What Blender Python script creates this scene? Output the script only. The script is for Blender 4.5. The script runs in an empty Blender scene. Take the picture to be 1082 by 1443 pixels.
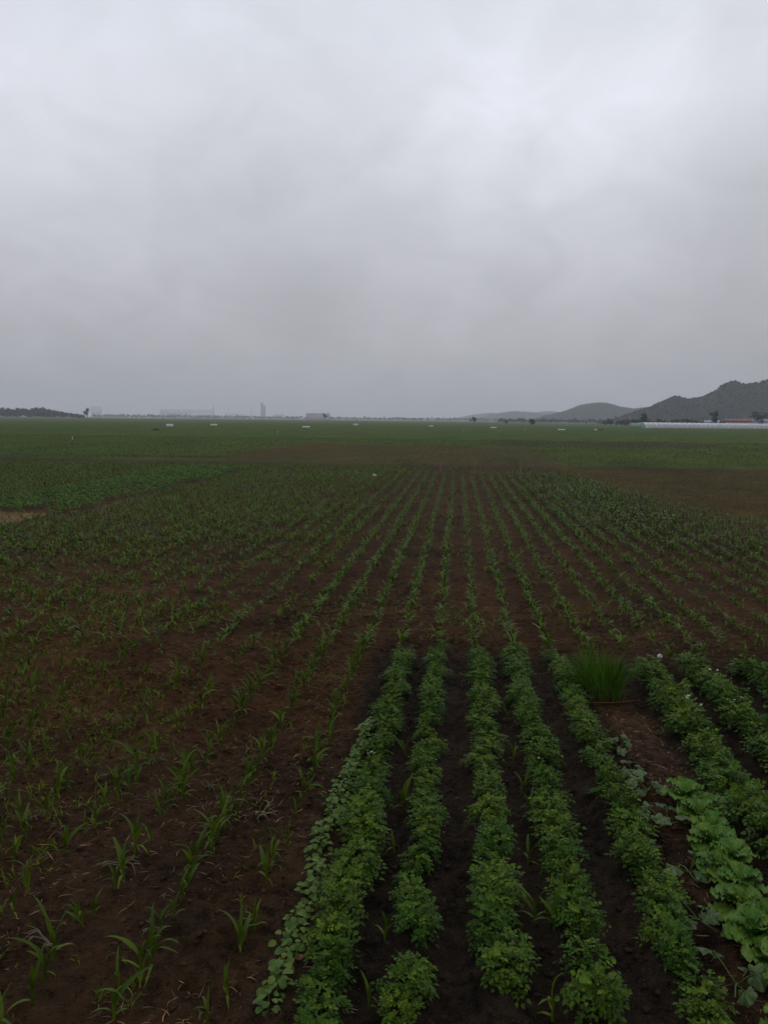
import bpy, math, random
import numpy as np

# ------------------------------------------------------------------ camera, sky, sun, exposure
scene = bpy.context.scene
col = scene.collection
rng = np.random.default_rng(7)
random.seed(7)
FOC, CAM_H = 1140.0, 3.6              # focal length in photo pixels, eye height above the field
PITCH, YAW, ROLL = math.radians(6.53), math.radians(5.18), 0.0105

fwd = np.array([-math.sin(YAW) * math.cos(PITCH), math.cos(YAW) * math.cos(PITCH), -math.sin(PITCH)])
rgt0 = np.array([math.cos(YAW), math.sin(YAW), 0.0])
up0 = np.cross(rgt0, fwd)
rgt = rgt0 * math.cos(ROLL) + up0 * math.sin(ROLL)
upv = -rgt0 * math.sin(ROLL) + up0 * math.cos(ROLL)

from mathutils import Matrix
cam_d = bpy.data.cameras.new('camera')
cam = bpy.data.objects.new('camera', cam_d)
col.objects.link(cam)
m = Matrix.Identity(4)
for i in range(3):
    m[i][0], m[i][1], m[i][2] = rgt[i], upv[i], -fwd[i]
m[2][3] = CAM_H
cam.matrix_world = m
cam_d.sensor_fit = 'VERTICAL'
cam_d.sensor_height = 24.0
cam_d.lens = 24.0 * FOC / 1443.0
cam_d.clip_start = 0.05
cam_d.clip_end = 30000
scene.camera = cam

SUN_EL, SUN_AZ = math.radians(52), math.radians(15)
SUN_STRENGTH, HAZE = 0.5, 0.0002
sun_d = bpy.data.lights.new('sun', 'SUN')
sun_d.energy = SUN_STRENGTH
sun_d.angle = math.radians(60)
sun_d.color = (1.0, 0.97, 0.93)
sun = bpy.data.objects.new('sun', sun_d)
col.objects.link(sun)
sun.rotation_euler = (math.radians(90) - SUN_EL, 0, math.pi - SUN_AZ)
sun.location = (0, 0, 60)

world = bpy.data.worlds.new('World')
scene.world = world
world.use_nodes = True
nt = world.node_tree
nt.nodes.clear()


def N(tree, kind, **kw):
    n = tree.nodes.new(kind)
    for k, v in kw.items():
        if k.startswith('i_'):
            n.inputs[k[2:].replace('_', ' ')].default_value = v
        else:
            setattr(n, k, v)
    return n


def math_node(tree, op, a, b=None, clamp=False):
    n = tree.nodes.new('ShaderNodeMath')
    n.operation = op
    n.use_clamp = clamp
    for i, v in enumerate((a, b)):
        if v is None:
            continue
        if isinstance(v, (int, float)):
            n.inputs[i].default_value = v
        else:
            tree.links.new(v, n.inputs[i])
    return n.outputs[0]


def build_world():
    L = nt.links.new
    tc = N(nt, 'ShaderNodeTexCoord')
    sep = N(nt, 'ShaderNodeSeparateXYZ')
    L(tc.outputs['Generated'], sep.inputs[0])
    x, y, z = sep.outputs
    zc = math_node(nt, 'MAXIMUM', z, 0.0)
    zz = math_node(nt, 'ADD', zc, 0.42)
    comb = N(nt, 'ShaderNodeCombineXYZ')
    L(math_node(nt, 'DIVIDE', x, zz), comb.inputs[0])
    L(math_node(nt, 'DIVIDE', y, zz), comb.inputs[1])
    mp = N(nt, 'ShaderNodeMapping')
    mp.inputs['Location'].default_value = (2.3, 0.7, 0.0)
    mp.inputs['Scale'].default_value = (1.7, 1.5, 1.0)
    L(comb.outputs[0], mp.inputs[0])
    n1 = N(nt, 'ShaderNodeTexNoise', i_Scale=1.3, i_Detail=6.0, i_Roughness=0.5, i_Distortion=0.5)
    L(mp.outputs[0], n1.inputs['Vector'])
    n2 = N(nt, 'ShaderNodeTexNoise', i_Scale=4.2, i_Detail=7.0, i_Roughness=0.55, i_Distortion=0.6)
    L(mp.outputs[0], n2.inputs['Vector'])
    # thick overcast: an even deck that darkens towards the horizon
    base = math_node(nt, 'MULTIPLY_ADD', math_node(nt, 'MINIMUM', zc, 0.34), 1.12)
    base.node.inputs[2].default_value = 0.375
    a = math_node(nt, 'MULTIPLY', math_node(nt, 'SUBTRACT', n1.outputs['Fac'], 0.5), 0.30)
    b = math_node(nt, 'MULTIPLY', math_node(nt, 'SUBTRACT', n2.outputs['Fac'], 0.5), 0.26)
    mod = math_node(nt, 'ADD', math_node(nt, 'ADD', a, b), 1.0)
    # a thin bright part of the cloud deck and a few darker cloud bellies
    for (dx, dy, dz), k, amp in CLOUDS:
        d = N(nt, 'ShaderNodeVectorMath', operation='DOT_PRODUCT')
        L(tc.outputs['Generated'], d.inputs[0])
        d.inputs[1].default_value = (dx, dy, dz)
        e = math_node(nt, 'MULTIPLY', math_node(nt, 'SUBTRACT', d.outputs['Value'], 1.0), k)
        g = math_node(nt, 'MULTIPLY', math_node(nt, 'EXPONENT', e), amp)
        g = math_node(nt, 'MULTIPLY', g, math_node(nt, 'ADD', n2.outputs['Fac'], 0.5))
        mod = math_node(nt, 'ADD', mod, g)
    lum = math_node(nt, 'MULTIPLY', base, mod)
    ramp = N(nt, 'ShaderNodeMix', data_type='RGBA')
    ramp.inputs['A'].default_value = (1.0, 0.98, 1.06, 1)
    ramp.inputs['B'].default_value = (0.945, 0.995, 1.09, 1)
    L(math_node(nt, 'MULTIPLY', zc, 2.0, True), ramp.inputs['Factor'])
    cl = N(nt, 'ShaderNodeVectorMath', operation='SCALE')
    L(ramp.outputs['Result'], cl.inputs[0])
    L(math_node(nt, 'MULTIPLY', lum, 10.0), cl.inputs['Scale'])
    sky = N(nt, 'ShaderNodeTexSky', sky_type='NISHITA', sun_disc=False, sun_elevation=SUN_EL, sun_rotation=SUN_AZ,
            dust_density=4.0)
    mx = N(nt, 'ShaderNodeMix', data_type='RGBA')
    mx.inputs['Factor'].default_value = 0.97       # cloud cover
    L(sky.outputs[0], mx.inputs['A'])
    L(cl.outputs[0], mx.inputs['B'])
    bg = N(nt, 'ShaderNodeBackground', i_Strength=0.1)
    L(mx.outputs['Result'], bg.inputs['Color'])
    out = N(nt, 'ShaderNodeOutputWorld')
    L(bg.outputs[0], out.inputs[0])


def sight_dir(u, v):
    d = fwd * FOC + rgt * (u - 541) - upv * (v - 721.5)
    return d / np.linalg.norm(d)


CLOUDS = [(tuple(sight_dir(770, 225)), 60, 0.17), (tuple(sight_dir(435, 436)), 520, -0.12), (tuple(sight_dir(360, 405)), 300, -0.05),
          (tuple(sight_dir(740, 432)), 260, -0.11), (tuple(sight_dir(40, 470)), 60, -0.05), (tuple(sight_dir(60, 300)), 120, 0.07),
          (tuple(sight_dir(1060, 340)), 70, -0.15), (tuple(sight_dir(560, 340)), 160, -0.05)]
build_world()
scene.view_settings.view_transform = 'Standard'
scene.view_settings.look = 'None'
scene.view_settings.gamma = 1
scene.view_settings.use_curve_mapping = False
scene.view_settings.exposure = 0.0
scene.cycles.volume_bounces = 2
scene.cycles.max_bounces = 6
scene.cycles.diffuse_bounces = 3
scene.cycles.transparent_max_bounces = 6
scene.cycles.volume_step_rate = 5

# ------------------------------------------------------------------ helpers
def nmesh(name, V, F, tint=None, mat=None, smooth=False):
    """F: array (m,k) or list of such arrays with different k"""
    V = np.asarray(V, np.float32)
    Fs = [np.asarray(f, np.int32) for f in (F if isinstance(F, list) else [F])]
    Fs = [f for f in Fs if len(f)]
    me = bpy.data.meshes.new(name)
    me.vertices.add(len(V))
    me.vertices.foreach_set('co', V.ravel())
    loops = np.concatenate([f.ravel() for f in Fs])
    sizes = np.concatenate([np.full(len(f), f.shape[1], np.int32) for f in Fs])
    me.loops.add(len(loops))
    me.loops.foreach_set('vertex_index', loops)
    me.polygons.add(len(sizes))
    starts = np.concatenate([[0], np.cumsum(sizes)[:-1]]).astype(np.int32)
    me.polygons.foreach_set('loop_start', starts)
    if smooth:
        me.polygons.foreach_set('use_smooth', np.ones(len(sizes), bool))
    me.update(calc_edges=True)
    if tint is not None:
        t = np.ones((len(V), 4), np.float32)
        t[:, :3] = tint
        at = me.color_attributes.new('tint', 'FLOAT_COLOR', 'POINT')
        at.data.foreach_set('color', t.ravel())
    if mat:
        me.materials.append(mat)
    return me


def put(name, me, parent=None, loc=(0, 0, 0), rot=(0, 0, 0), scale=1.0):
    o = bpy.data.objects.new(name, me)
    col.objects.link(o)
    o.location = loc
    o.rotation_euler = rot
    o.scale = (scale,) * 3 if isinstance(scale, (int, float)) else scale
    if parent:
        o.parent = parent
    return o


def tag(o, label=None, cat=None, group=None, kind=None):
    if label:
        o['label'] = label
    if cat:
        o['category'] = cat
    if group:
        o['group'] = group
    if kind:
        o['kind'] = kind
    return o


def thing(name, label, cat, loc, rz=0.0, group=None, scale=1.0):
    return tag(put(name, None, None, loc, (0, 0, rz), scale), label, cat, group)


class MB:
    """collects pieces of one mesh"""
    def __init__(self):
        self.V, self.F, self.T, self.n = [], {}, [], 0

    def add(self, V, F, tint=(1, 1, 1)):
        V = np.asarray(V, float)
        F = np.asarray(F, int)
        self.F.setdefault(F.shape[1], []).append(F + self.n)
        self.V.append(V)
        t = np.ones((len(V), 3))
        t[:] = tint
        self.T.append(t)
        self.n += len(V)

    def tube(self, pts, rad, sides=5, tint=(1, 1, 1)):
        pts = np.asarray(pts, float)
        rad = np.broadcast_to(rad, (len(pts),))
        V = []
        for i, p in enumerate(pts):
            d = pts[min(i + 1, len(pts) - 1)] - pts[max(i - 1, 0)]
            d = d / (np.linalg.norm(d) + 1e-9)
            a = np.cross(d, (0, 0, 1) if abs(d[2]) < 0.9 else (1, 0, 0))
            a /= np.linalg.norm(a)
            b = np.cross(d, a)
            for k in range(sides):
                t = 2 * math.pi * k / sides
                V.append(p + rad[i] * (a * math.cos(t) + b * math.sin(t)))
        F = [[i * sides + k, i * sides + (k + 1) % sides, (i + 1) * sides + (k + 1) % sides, (i + 1) * sides + k]
             for i in range(len(pts) - 1) for k in range(sides)]
        self.add(V, F, tint)
        self.add([pts[-1]] + V[-sides:], [[0, 1 + (k + 1) % sides, 1 + k] for k in range(sides)], tint)

    def box(self, lo, hi, tint=(1, 1, 1)):
        (a, b, c), (d, e, f) = lo, hi
        V = [(a, b, c), (d, b, c), (d, e, c), (a, e, c), (a, b, f), (d, b, f), (d, e, f), (a, e, f)]
        self.add(V, [(0, 3, 2, 1), (4, 5, 6, 7), (0, 1, 5, 4), (1, 2, 6, 5), (2, 3, 7, 6), (3, 0, 4, 7)], tint)

    def arrays(self):
        return np.concatenate(self.V), [np.concatenate(f) for f in self.F.values()], np.concatenate(self.T)

    def mesh(self, name, mat, smooth=False):
        V, F, T = self.arrays()
        return nmesh(name, V, F, T, mat, smooth)


def scatter(name, templates, P, rot, sc, tint, mat, which=None):
    """many small pieces as ONE mesh; templates: list of (V, F(m,k), T)"""
    n = len(P)
    which = rng.integers(0, len(templates), n) if which is None else which
    Vs, Fs, Ts, base = [], {}, [], 0
    for t, (V, F, T) in enumerate(templates):
        idx = np.nonzero(which == t)[0]
        if not len(idx):
            continue
        c, s = np.cos(rot[idx])[:, None], np.sin(rot[idx])[:, None]
        k = sc[idx][:, None]
        X = (V[:, 0] * c - V[:, 1] * s) * k + P[idx, 0:1]
        Y = (V[:, 0] * s + V[:, 1] * c) * k + P[idx, 1:2]
        Z = V[:, 2] * k + P[idx, 2:3]
        nv = len(V)
        Vs.append(np.stack([X, Y, Z], -1).reshape(-1, 3))
        Ts.append((T[None] * tint[idx][:, None, :]).reshape(-1, 3))
        for f in (F if isinstance(F, list) else [F]):
            ff = (f[None] + (base + np.arange(len(idx)) * nv)[:, None, None]).reshape(-1, f.shape[1])
            Fs.setdefault(f.shape[1], []).append(ff)
        base += nv * len(idx)
    me = nmesh(name, np.concatenate(Vs), [np.concatenate(f) for f in Fs.values()], np.concatenate(Ts), mat)
    return put(name, me)


_perm = np.random.default_rng(3).random((256, 256))


def vnoise(x, y):
    xi, yi = np.floor(x).astype(int), np.floor(y).astype(int)
    fx, fy = x - xi, y - yi
    fx, fy = fx * fx * (3 - 2 * fx), fy * fy * (3 - 2 * fy)
    g = lambda a, b: _perm[a & 255, b & 255]
    return (g(xi, yi) * (1 - fx) + g(xi + 1, yi) * fx) * (1 - fy) + (g(xi, yi + 1) * (1 - fx) + g(xi + 1, yi + 1) * fx) * fy


def fbm(x, y, o=4):
    s, a = 0.0, 0.5
    for _ in range(o):
        s = s + a * (vnoise(x, y) - 0.5)
        x, y, a = x * 2.03 + 17.1, y * 2.03 + 5.7, a * 0.5
    return s


def sstep(a, b, x):
    t = np.clip((x - a) / (b - a), 0, 1)
    return t * t * (3 - 2 * t)


def band(x, a, b, s):
    return sstep(a - s, a + s, x) * (1 - sstep(b - s, b + s, x))


def project(P):
    q = np.asarray(P, float) - np.array([0, 0, CAM_H])
    z = q @ fwd
    z = np.where(z < 0.05, 0.05, z)
    return 541 + FOC * (q @ rgt) / z, 721.5 - FOC * (q @ upv) / z, z


def in_view(P, mu=40, mv=40):
    u, v, z = project(P)
    return (u > -mu) & (u < 1082 + mu) & (v < 1443 + mv) & (z > 0.5)


ROW0, ROWP = 0.33, 0.58               # crop rows run along +Y, 0.58 m apart
POT_Y1 = 12.3


def terrain(x, y):
    x, y = np.asarray(x, float), np.asarray(y, float)
    near = 1 - sstep(25, 60, np.hypot(x, y))
    wob = 0.03 * fbm(x * 0.3, y * 0.7, 2)
    ph = 2 * np.pi * (x + wob - ROW0) / ROWP
    pot = band(x, -1.10, 1.85, 0.08) * band(y, -3, 12.75, 0.12)
    phr = 2 * np.pi * (x + wob - 2.70) / 0.74
    potr = band(x, 2.35, 5.2, 0.08) * band(y, -3, 12.2, 0.12)
    bed = band(x, 1.85, 2.35, 0.1) * band(y, -3, 12.2, 0.1)
    h = pot * (0.055 * np.cos(ph) - 0.01) + potr * (0.055 * np.cos(phr) - 0.01) + bed * 0.02
    rest = np.clip(1 - pot - potr - bed, 0, 1)
    h = h + rest * (0.018 * np.cos(ph) * (0.6 + fbm(x * 0.8, y * 0.5, 2) * 2))
    h = h + near * (0.10 * fbm(x * 1.7, y * 1.7, 2) + 0.12 * fbm(x * 6, y * 6, 3) + 0.12 * np.abs(fbm(x * 12 + 9, y * 12, 2)))
    return h - 0.02


# ------------------------------------------------------------------ materials
def leaf_material(name, base, rough=0.48, spec=0.45, transl=0.18, vary=0.35, use_noise=None):
    mt = bpy.data.materials.new(name)
    mt.use_nodes = True
    t = mt.node_tree
    t.nodes.clear()
    L = t.links.new
    at = N(t, 'ShaderNodeAttribute', attribute_name='tint')
    oi = N(t, 'ShaderNodeObjectInfo')
    ml = N(t, 'ShaderNodeMix', data_type='RGBA', blend_type='MULTIPLY')
    ml.inputs['Factor'].default_value = 1
    ml.inputs['A'].default_value = (*base, 1)
    L(at.outputs['Color'], ml.inputs['B'])
    hsv = N(t, 'ShaderNodeHueSaturation')
    L(ml.outputs['Result'], hsv.inputs['Color'])
    v = math_node(t, 'MULTIPLY_ADD', oi.outputs['Random'], vary)
    v.node.inputs[2].default_value = 1 - vary / 2
    L(v, hsv.inputs['Value'])
    hh = math_node(t, 'MULTIPLY_ADD', oi.outputs['Random'], -0.035)
    hh.node.inputs[2].default_value = 0.504
    L(hh, hsv.inputs['Hue'])
    last = hsv.outputs[0]
    if use_noise:
        tc = N(t, 'ShaderNodeTexCoord')
        nz = N(t, 'ShaderNodeTexNoise', i_Scale=use_noise, i_Detail=4.0)
        L(tc.outputs['Object'], nz.inputs['Vector'])
        m2 = N(t, 'ShaderNodeMix', data_type='RGBA', blend_type='MULTIPLY')
        m2.inputs['Factor'].default_value = 0.8
        L(last, m2.inputs['A'])
        k = math_node(t, 'MULTIPLY_ADD', nz.outputs['Fac'], 1.5)
        k.node.inputs[2].default_value = 0.3
        cb = N(t, 'ShaderNodeCombineColor')
        for i in range(3):
            L(k, cb.inputs[i])
        L(cb.outputs[0], m2.inputs['B'])
        last = m2.outputs['Result']
    p = N(t, 'ShaderNodeBsdfPrincipled', i_Roughness=rough)
    p.inputs['Specular IOR Level'].default_value = spec
    L(last, p.inputs['Base Color'])
    sh = p.outputs[0]
    if transl:
        tr = N(t, 'ShaderNodeBsdfTranslucent')
        L(last, tr.inputs[0])
        mx = N(t, 'ShaderNodeMixShader')
        mx.inputs[0].default_value = transl
        L(sh, mx.inputs[1])
        L(tr.outputs[0], mx.inputs[2])
        sh = mx.outputs[0]
    out = N(t, 'ShaderNodeOutputMaterial')
    L(sh, out.inputs[0])
    return mt


def plain(name, base, rough=0.7, spec=0.3, noise=6.0, amt=0.5, bump=0.0):
    mt = leaf_material(name, base, rough, spec, 0, 0.1, noise)
    return mt


def soil_material():
    mt = bpy.data.materials.new('soil')
    mt.use_nodes = True
    t = mt.node_tree
    t.nodes.clear()
    L = t.links.new
    at = N(t, 'ShaderNodeAttribute', attribute_name='tint')
    geo = N(t, 'ShaderNodeNewGeometry')
    big = N(t, 'ShaderNodeTexNoise', i_Scale=0.9, i_Detail=5.0, i_Roughness=0.6)
    mid = N(t, 'ShaderNodeTexNoise', i_Scale=9.0, i_Detail=6.0, i_Roughness=0.65)
    fin = N(t, 'ShaderNodeTexNoise', i_Scale=70.0, i_Detail=4.0, i_Roughness=0.7)
    # long, thin mottling that still reads on the far fields
    mp = N(t, 'ShaderNodeMapping')
    mp.inputs['Scale'].default_value = (0.16, 0.05, 1)
    L(geo.outputs['Position'], mp.inputs[0])
    far = N(t, 'ShaderNodeTexNoise', i_Scale=1.0, i_Detail=8.0, i_Roughness=0.72)
    L(mp.outputs[0], far.inputs['Vector'])
    for n in (big, mid, fin):
        L(geo.outputs['Position'], n.inputs['Vector'])
    s = math_node(t, 'ADD', math_node(t, 'MULTIPLY', big.outputs['Fac'], 0.6), math_node(t, 'MULTIPLY', mid.outputs['Fac'], 0.9))
    s = math_node(t, 'ADD', s, math_node(t, 'MULTIPLY', fin.outputs['Fac'], 0.7))
    s = math_node(t, 'ADD', s, math_node(t, 'MULTIPLY', far.outputs['Fac'], 0.7))
    s = math_node(t, 'MULTIPLY_ADD', s, 3.6)
    s.node.inputs[2].default_value = -4.2
    s = math_node(t, 'MAXIMUM', s, 0.25)
    sc = N(t, 'ShaderNodeVectorMath', operation='SCALE')
    L(at.outputs['Color'], sc.inputs[0])
    L(s, sc.inputs['Scale'])
    # crumbs of paler, drier earth
    vor = N(t, 'ShaderNodeTexVoronoi', i_Scale=38.0)
    L(geo.outputs['Position'], vor.inputs['Vector'])
    crumb = math_node(t, 'LESS_THAN', vor.outputs['Distance'], 0.24)
    wn = N(t, 'ShaderNodeSeparateColor')
    L(vor.outputs['Color'], wn.inputs[0])
    crumb = math_node(t, 'MULTIPLY', crumb, math_node(t, 'GREATER_THAN', wn.outputs[0], 0.66))
    mx = N(t, 'ShaderNodeMix', data_type='RGBA')
    L(math_node(t, 'MULTIPLY', crumb, 0.55), mx.inputs['Factor'])
    L(sc.outputs[0], mx.inputs['A'])
    mx.inputs['B'].default_value = (0.075, 0.05, 0.032, 1)
    p = N(t, 'ShaderNodeBsdfPrincipled', i_Roughness=0.85)
    p.inputs['Specular IOR Level'].default_value = 0.04
    L(mx.outputs['Result'], p.inputs['Base Color'])
    hgt = math_node(t, 'ADD', math_node(t, 'MULTIPLY', mid.outputs['Fac'], 1.0), math_node(t, 'MULTIPLY', fin.outputs['Fac'], 0.35))
    bp = N(t, 'ShaderNodeBump', i_Strength=1.0, i_Distance=0.09)
    L(hgt, bp.inputs['Height'])
    L(bp.outputs[0], p.inputs['Normal'])
    out = N(t, 'ShaderNodeOutputMaterial')
    L(p.outputs[0], out.inputs[0])
    return mt


M = {
    'soil': soil_material(),
    'maize': leaf_material('maize_leaf', (0.035, 0.075, 0.0035), 0.5, 0.15, 0.25, 0.45),
    'potato': leaf_material('potato_leaf', (0.035, 0.092, 0.0036), 0.52, 0.12, 0.2, 0.35),
    'bean': leaf_material('bean_leaf', (0.066, 0.128, 0.019), 0.55, 0.18, 0.2, 0.25),
    'cabbage': leaf_material('cabbage_leaf', (0.054, 0.134, 0.013), 0.5, 0.16, 0.2, 0.3, 45.0),
    'squash': leaf_material('squash_leaf', (0.040, 0.078, 0.020), 0.55, 0.3, 0.15, 0.3, 40.0),
    'scallion': leaf_material('scallion_blade', (0.040, 0.120, 0.005), 0.5, 0.15, 0.15, 0.2),
    'weed': leaf_material('weed_leaf', (0.046, 0.066, 0.004), 0.6, 0.05, 0.15, 0.2),
    'straw': leaf_material('dry_straw', (0.150, 0.098, 0.045), 0.7, 0.15, 0.1, 0.3),
    'dead': leaf_material('dead_weed', (0.100, 0.090, 0.048), 0.7, 0.15, 0.0, 0.3),
    'clod': plain('earth_clod', (0.0285, 0.0165, 0.0098), 0.9, 0.05, 30.0),
    'petal': leaf_material('white_petal', (0.42, 0.41, 0.34), 0.6, 0.3, 0.2, 0.1),
    'bamboo': plain('dry_bamboo', (0.21, 0.125, 0.055), 0.6, 0.3, 12.0),
    'stone': plain('pale_sack', (0.38, 0.37, 0.36), 0.8, 0.3, 9.0),
    'film': plain('greenhouse_film', (0.36, 0.37, 0.39), 0.5, 0.5, 0.6),
    'net': plain('green_net', (0.24, 0.36, 0.29), 0.7, 0.3, 3.0),
    'forest': leaf_material('forest_leaf', (0.018, 0.028, 0.016), 0.7, 0.05, 0.1, 0.3),
    'bark': plain('bark', (0.05, 0.04, 0.03), 0.85, 0.2, 4.0),
    'hill': plain('hill_scrub', (0.0135, 0.0185, 0.0145), 0.9, 0.02, 0.02),
    'wall': plain('pale_wall', (0.50, 0.48, 0.50), 0.8, 0.2, 0.3),
    'wall2': plain('pinkish_wall', (0.36, 0.27, 0.26), 0.8, 0.2, 0.3),
    'steel': plain('steel', (0.12, 0.12, 0.13), 0.5, 0.4, 0.3),
    'redroof': plain('red_roof', (0.17, 0.06, 0.05), 0.7, 0.3, 0.4),
    'blueroof': plain('blue_roof', (0.16, 0.22, 0.30), 0.5, 0.4, 0.4),
    'greyroof': plain('grey_roof', (0.40, 0.39, 0.41), 0.6, 0.4, 0.4),
    'pane': plain('window_pane', (0.22, 0.22, 0.24), 0.15, 0.6, 0.5),
}

# ------------------------------------------------------------------ the ground, one sheet to the horizon
def plot_colour(x, y):
    """soil and crop colours of the plots"""
    C = np.zeros(x.shape + (3,))
    wig = 0.5 * fbm(x * 0.15, y * 0.15, 2)

    def lay(mask, c):
        nonlocal C
        C = C * (1 - mask[..., None]) + np.array(c) * mask[..., None]
    soil = (0.040, 0.0205, 0.0080)
    moist = (0.0235, 0.0165, 0.0105)
    red = (0.052, 0.0235, 0.0090)
    one = np.ones_like(x)
    lay(one, (0.034, 0.057, 0.0022))                                                   # the far green fields
    strips = vnoise(x / 70 + 3, y / 45) * 0.6 + vnoise(x / 23, y / 160 + 8) * 0.4
    lay(sstep(0.45, 0.75, strips) * 0.7, (0.045, 0.056, 0.003))
    lay((1 - sstep(0.25, 0.42, strips)) * 0.8, (0.024, 0.056, 0.0022))
    lay(band(y, 118, 155, 6) * band(x, 5, 40, 4) * 0.7, (0.031, 0.025, 0.012))
    lay(1 - sstep(61, 66, y + wig * 4), soil)                                         # near maize land
    lay((1 - sstep(62, 66, y)) * (1 - sstep(9, 26, y)) * 0.6 * sstep(-0.25, 0.2, fbm(x * 0.25, y * 0.12, 3)), red)
    lay(band(y + wig * 5, 61, 66.5, 2.0) * 0.8, (0.029, 0.019, 0.008))                      # bare track between the plots
    lay(band(x, -22 , 8.5, 0.8) * band(y + x * 0.22 + wig * 6, 65, 114, 4) * (0.72 + 0.5 * np.clip(fbm(x * 0.1, y * 0.05, 3), -0.4, 0.4)), red)              # newly sown reddish plot
    lay(band(x, 3.5, 9.5, 0.6) * band(y + x * 0.22, 68, 112, 1.5) * 0.8, (0.040, 0.036, 0.008))
    lay(band(x, -50, -21, 1.5) * band(y - x * 0.1, 74.5, 77.5, 0.7) * 0.8, (0.036, 0.024, 0.017))
    lay(sstep(-0.6, 0.6, x - 7.6 - np.maximum(0, 52 - y) * 0.14 + wig) * band(y + wig * 3, 30, 62, 1.5) * (0.75 + 0.9 * np.clip(fbm(x * 0.12, y * 0.06, 3), -0.5, 0.25)), (0.052, 0.033, 0.0085))         # half bare plot on the right
    lay(band(x, -1.2, 1.85, 0.1) * (1 - sstep(11.9, 13.6, y + wig)), moist)                 # potato beds, dark and damp
    lay(band(x, 2.3, 5.2, 0.12) * (1 - sstep(11.4, 12.9, y + wig)), moist)
    lay(band(x, -1.35, -0.95, 0.08) * band(y, 0, 9.3, 0.3) * 0.8, (0.050, 0.028, 0.015))
    lay(band(x, 1.9, 2.45, 0.08) * band(y, 7.2, 9.9, 0.4) * 0.9, (0.050, 0.028, 0.015))
    lay(band(x, 1.75, 2.35, 0.1) * band(y, 4, 7.4, 0.4) * 0.4, (0.050, 0.028, 0.015))
    lay(band(x, -30, -1.5, 0.5) * (1 - sstep(7, 10, y)) * 0.55, (0.027, 0.0175, 0.0105))
    return C


def graded(lo, hi, a, b, step, g):
    mid = np.arange(a, b + step / 2, step)
    up_, dn, s = [], [], step
    v = mid[-1]
    while v < hi:
        s *= g
        v += s
        up_.append(v)
    s, v = step, mid[0]
    while v > lo:
        s *= g if g > 1.04 else 1.25
        v -= s
        dn.append(v)
    return np.concatenate([dn[::-1], mid, up_])


FARL = 7600.0
xs = graded(-FARL, FARL, -5.2, 4.8, 0.05, 1.06)
ys = graded(-FARL, FARL, 4.0, 13.0, 0.05, 1.026)
GX, GY = np.meshgrid(xs, ys)
GZ = terrain(GX, GY) * (1 - sstep(40, 90, np.hypot(GX, GY)))
nx_, ny_ = len(xs), len(ys)
ii = np.arange(nx_ * ny_).reshape(ny_, nx_)
GF = np.stack([ii[:-1, :-1], ii[:-1, 1:], ii[1:, 1:], ii[1:, :-1]], -1).reshape(-1, 4)
gm = nmesh('ground', np.stack([GX, GY, GZ], -1).reshape(-1, 3), GF, plot_colour(GX, GY).reshape(-1, 3), M['soil'], True)
tag(put('ground', gm), kind='structure')


def bearing(u):
    return math.atan((u - 541) / 1147.5) - YAW


def sight(u, dist):
    """ground point seen in photo column u at a given distance"""
    b = bearing(u)
    return np.array([dist * math.sin(b), dist * math.cos(b), 0.0])


def rise(px, dist):
    """height above ground of a point px photo pixels above the horizon at a distance"""
    return CAM_H + px * dist / 1147.5


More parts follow.
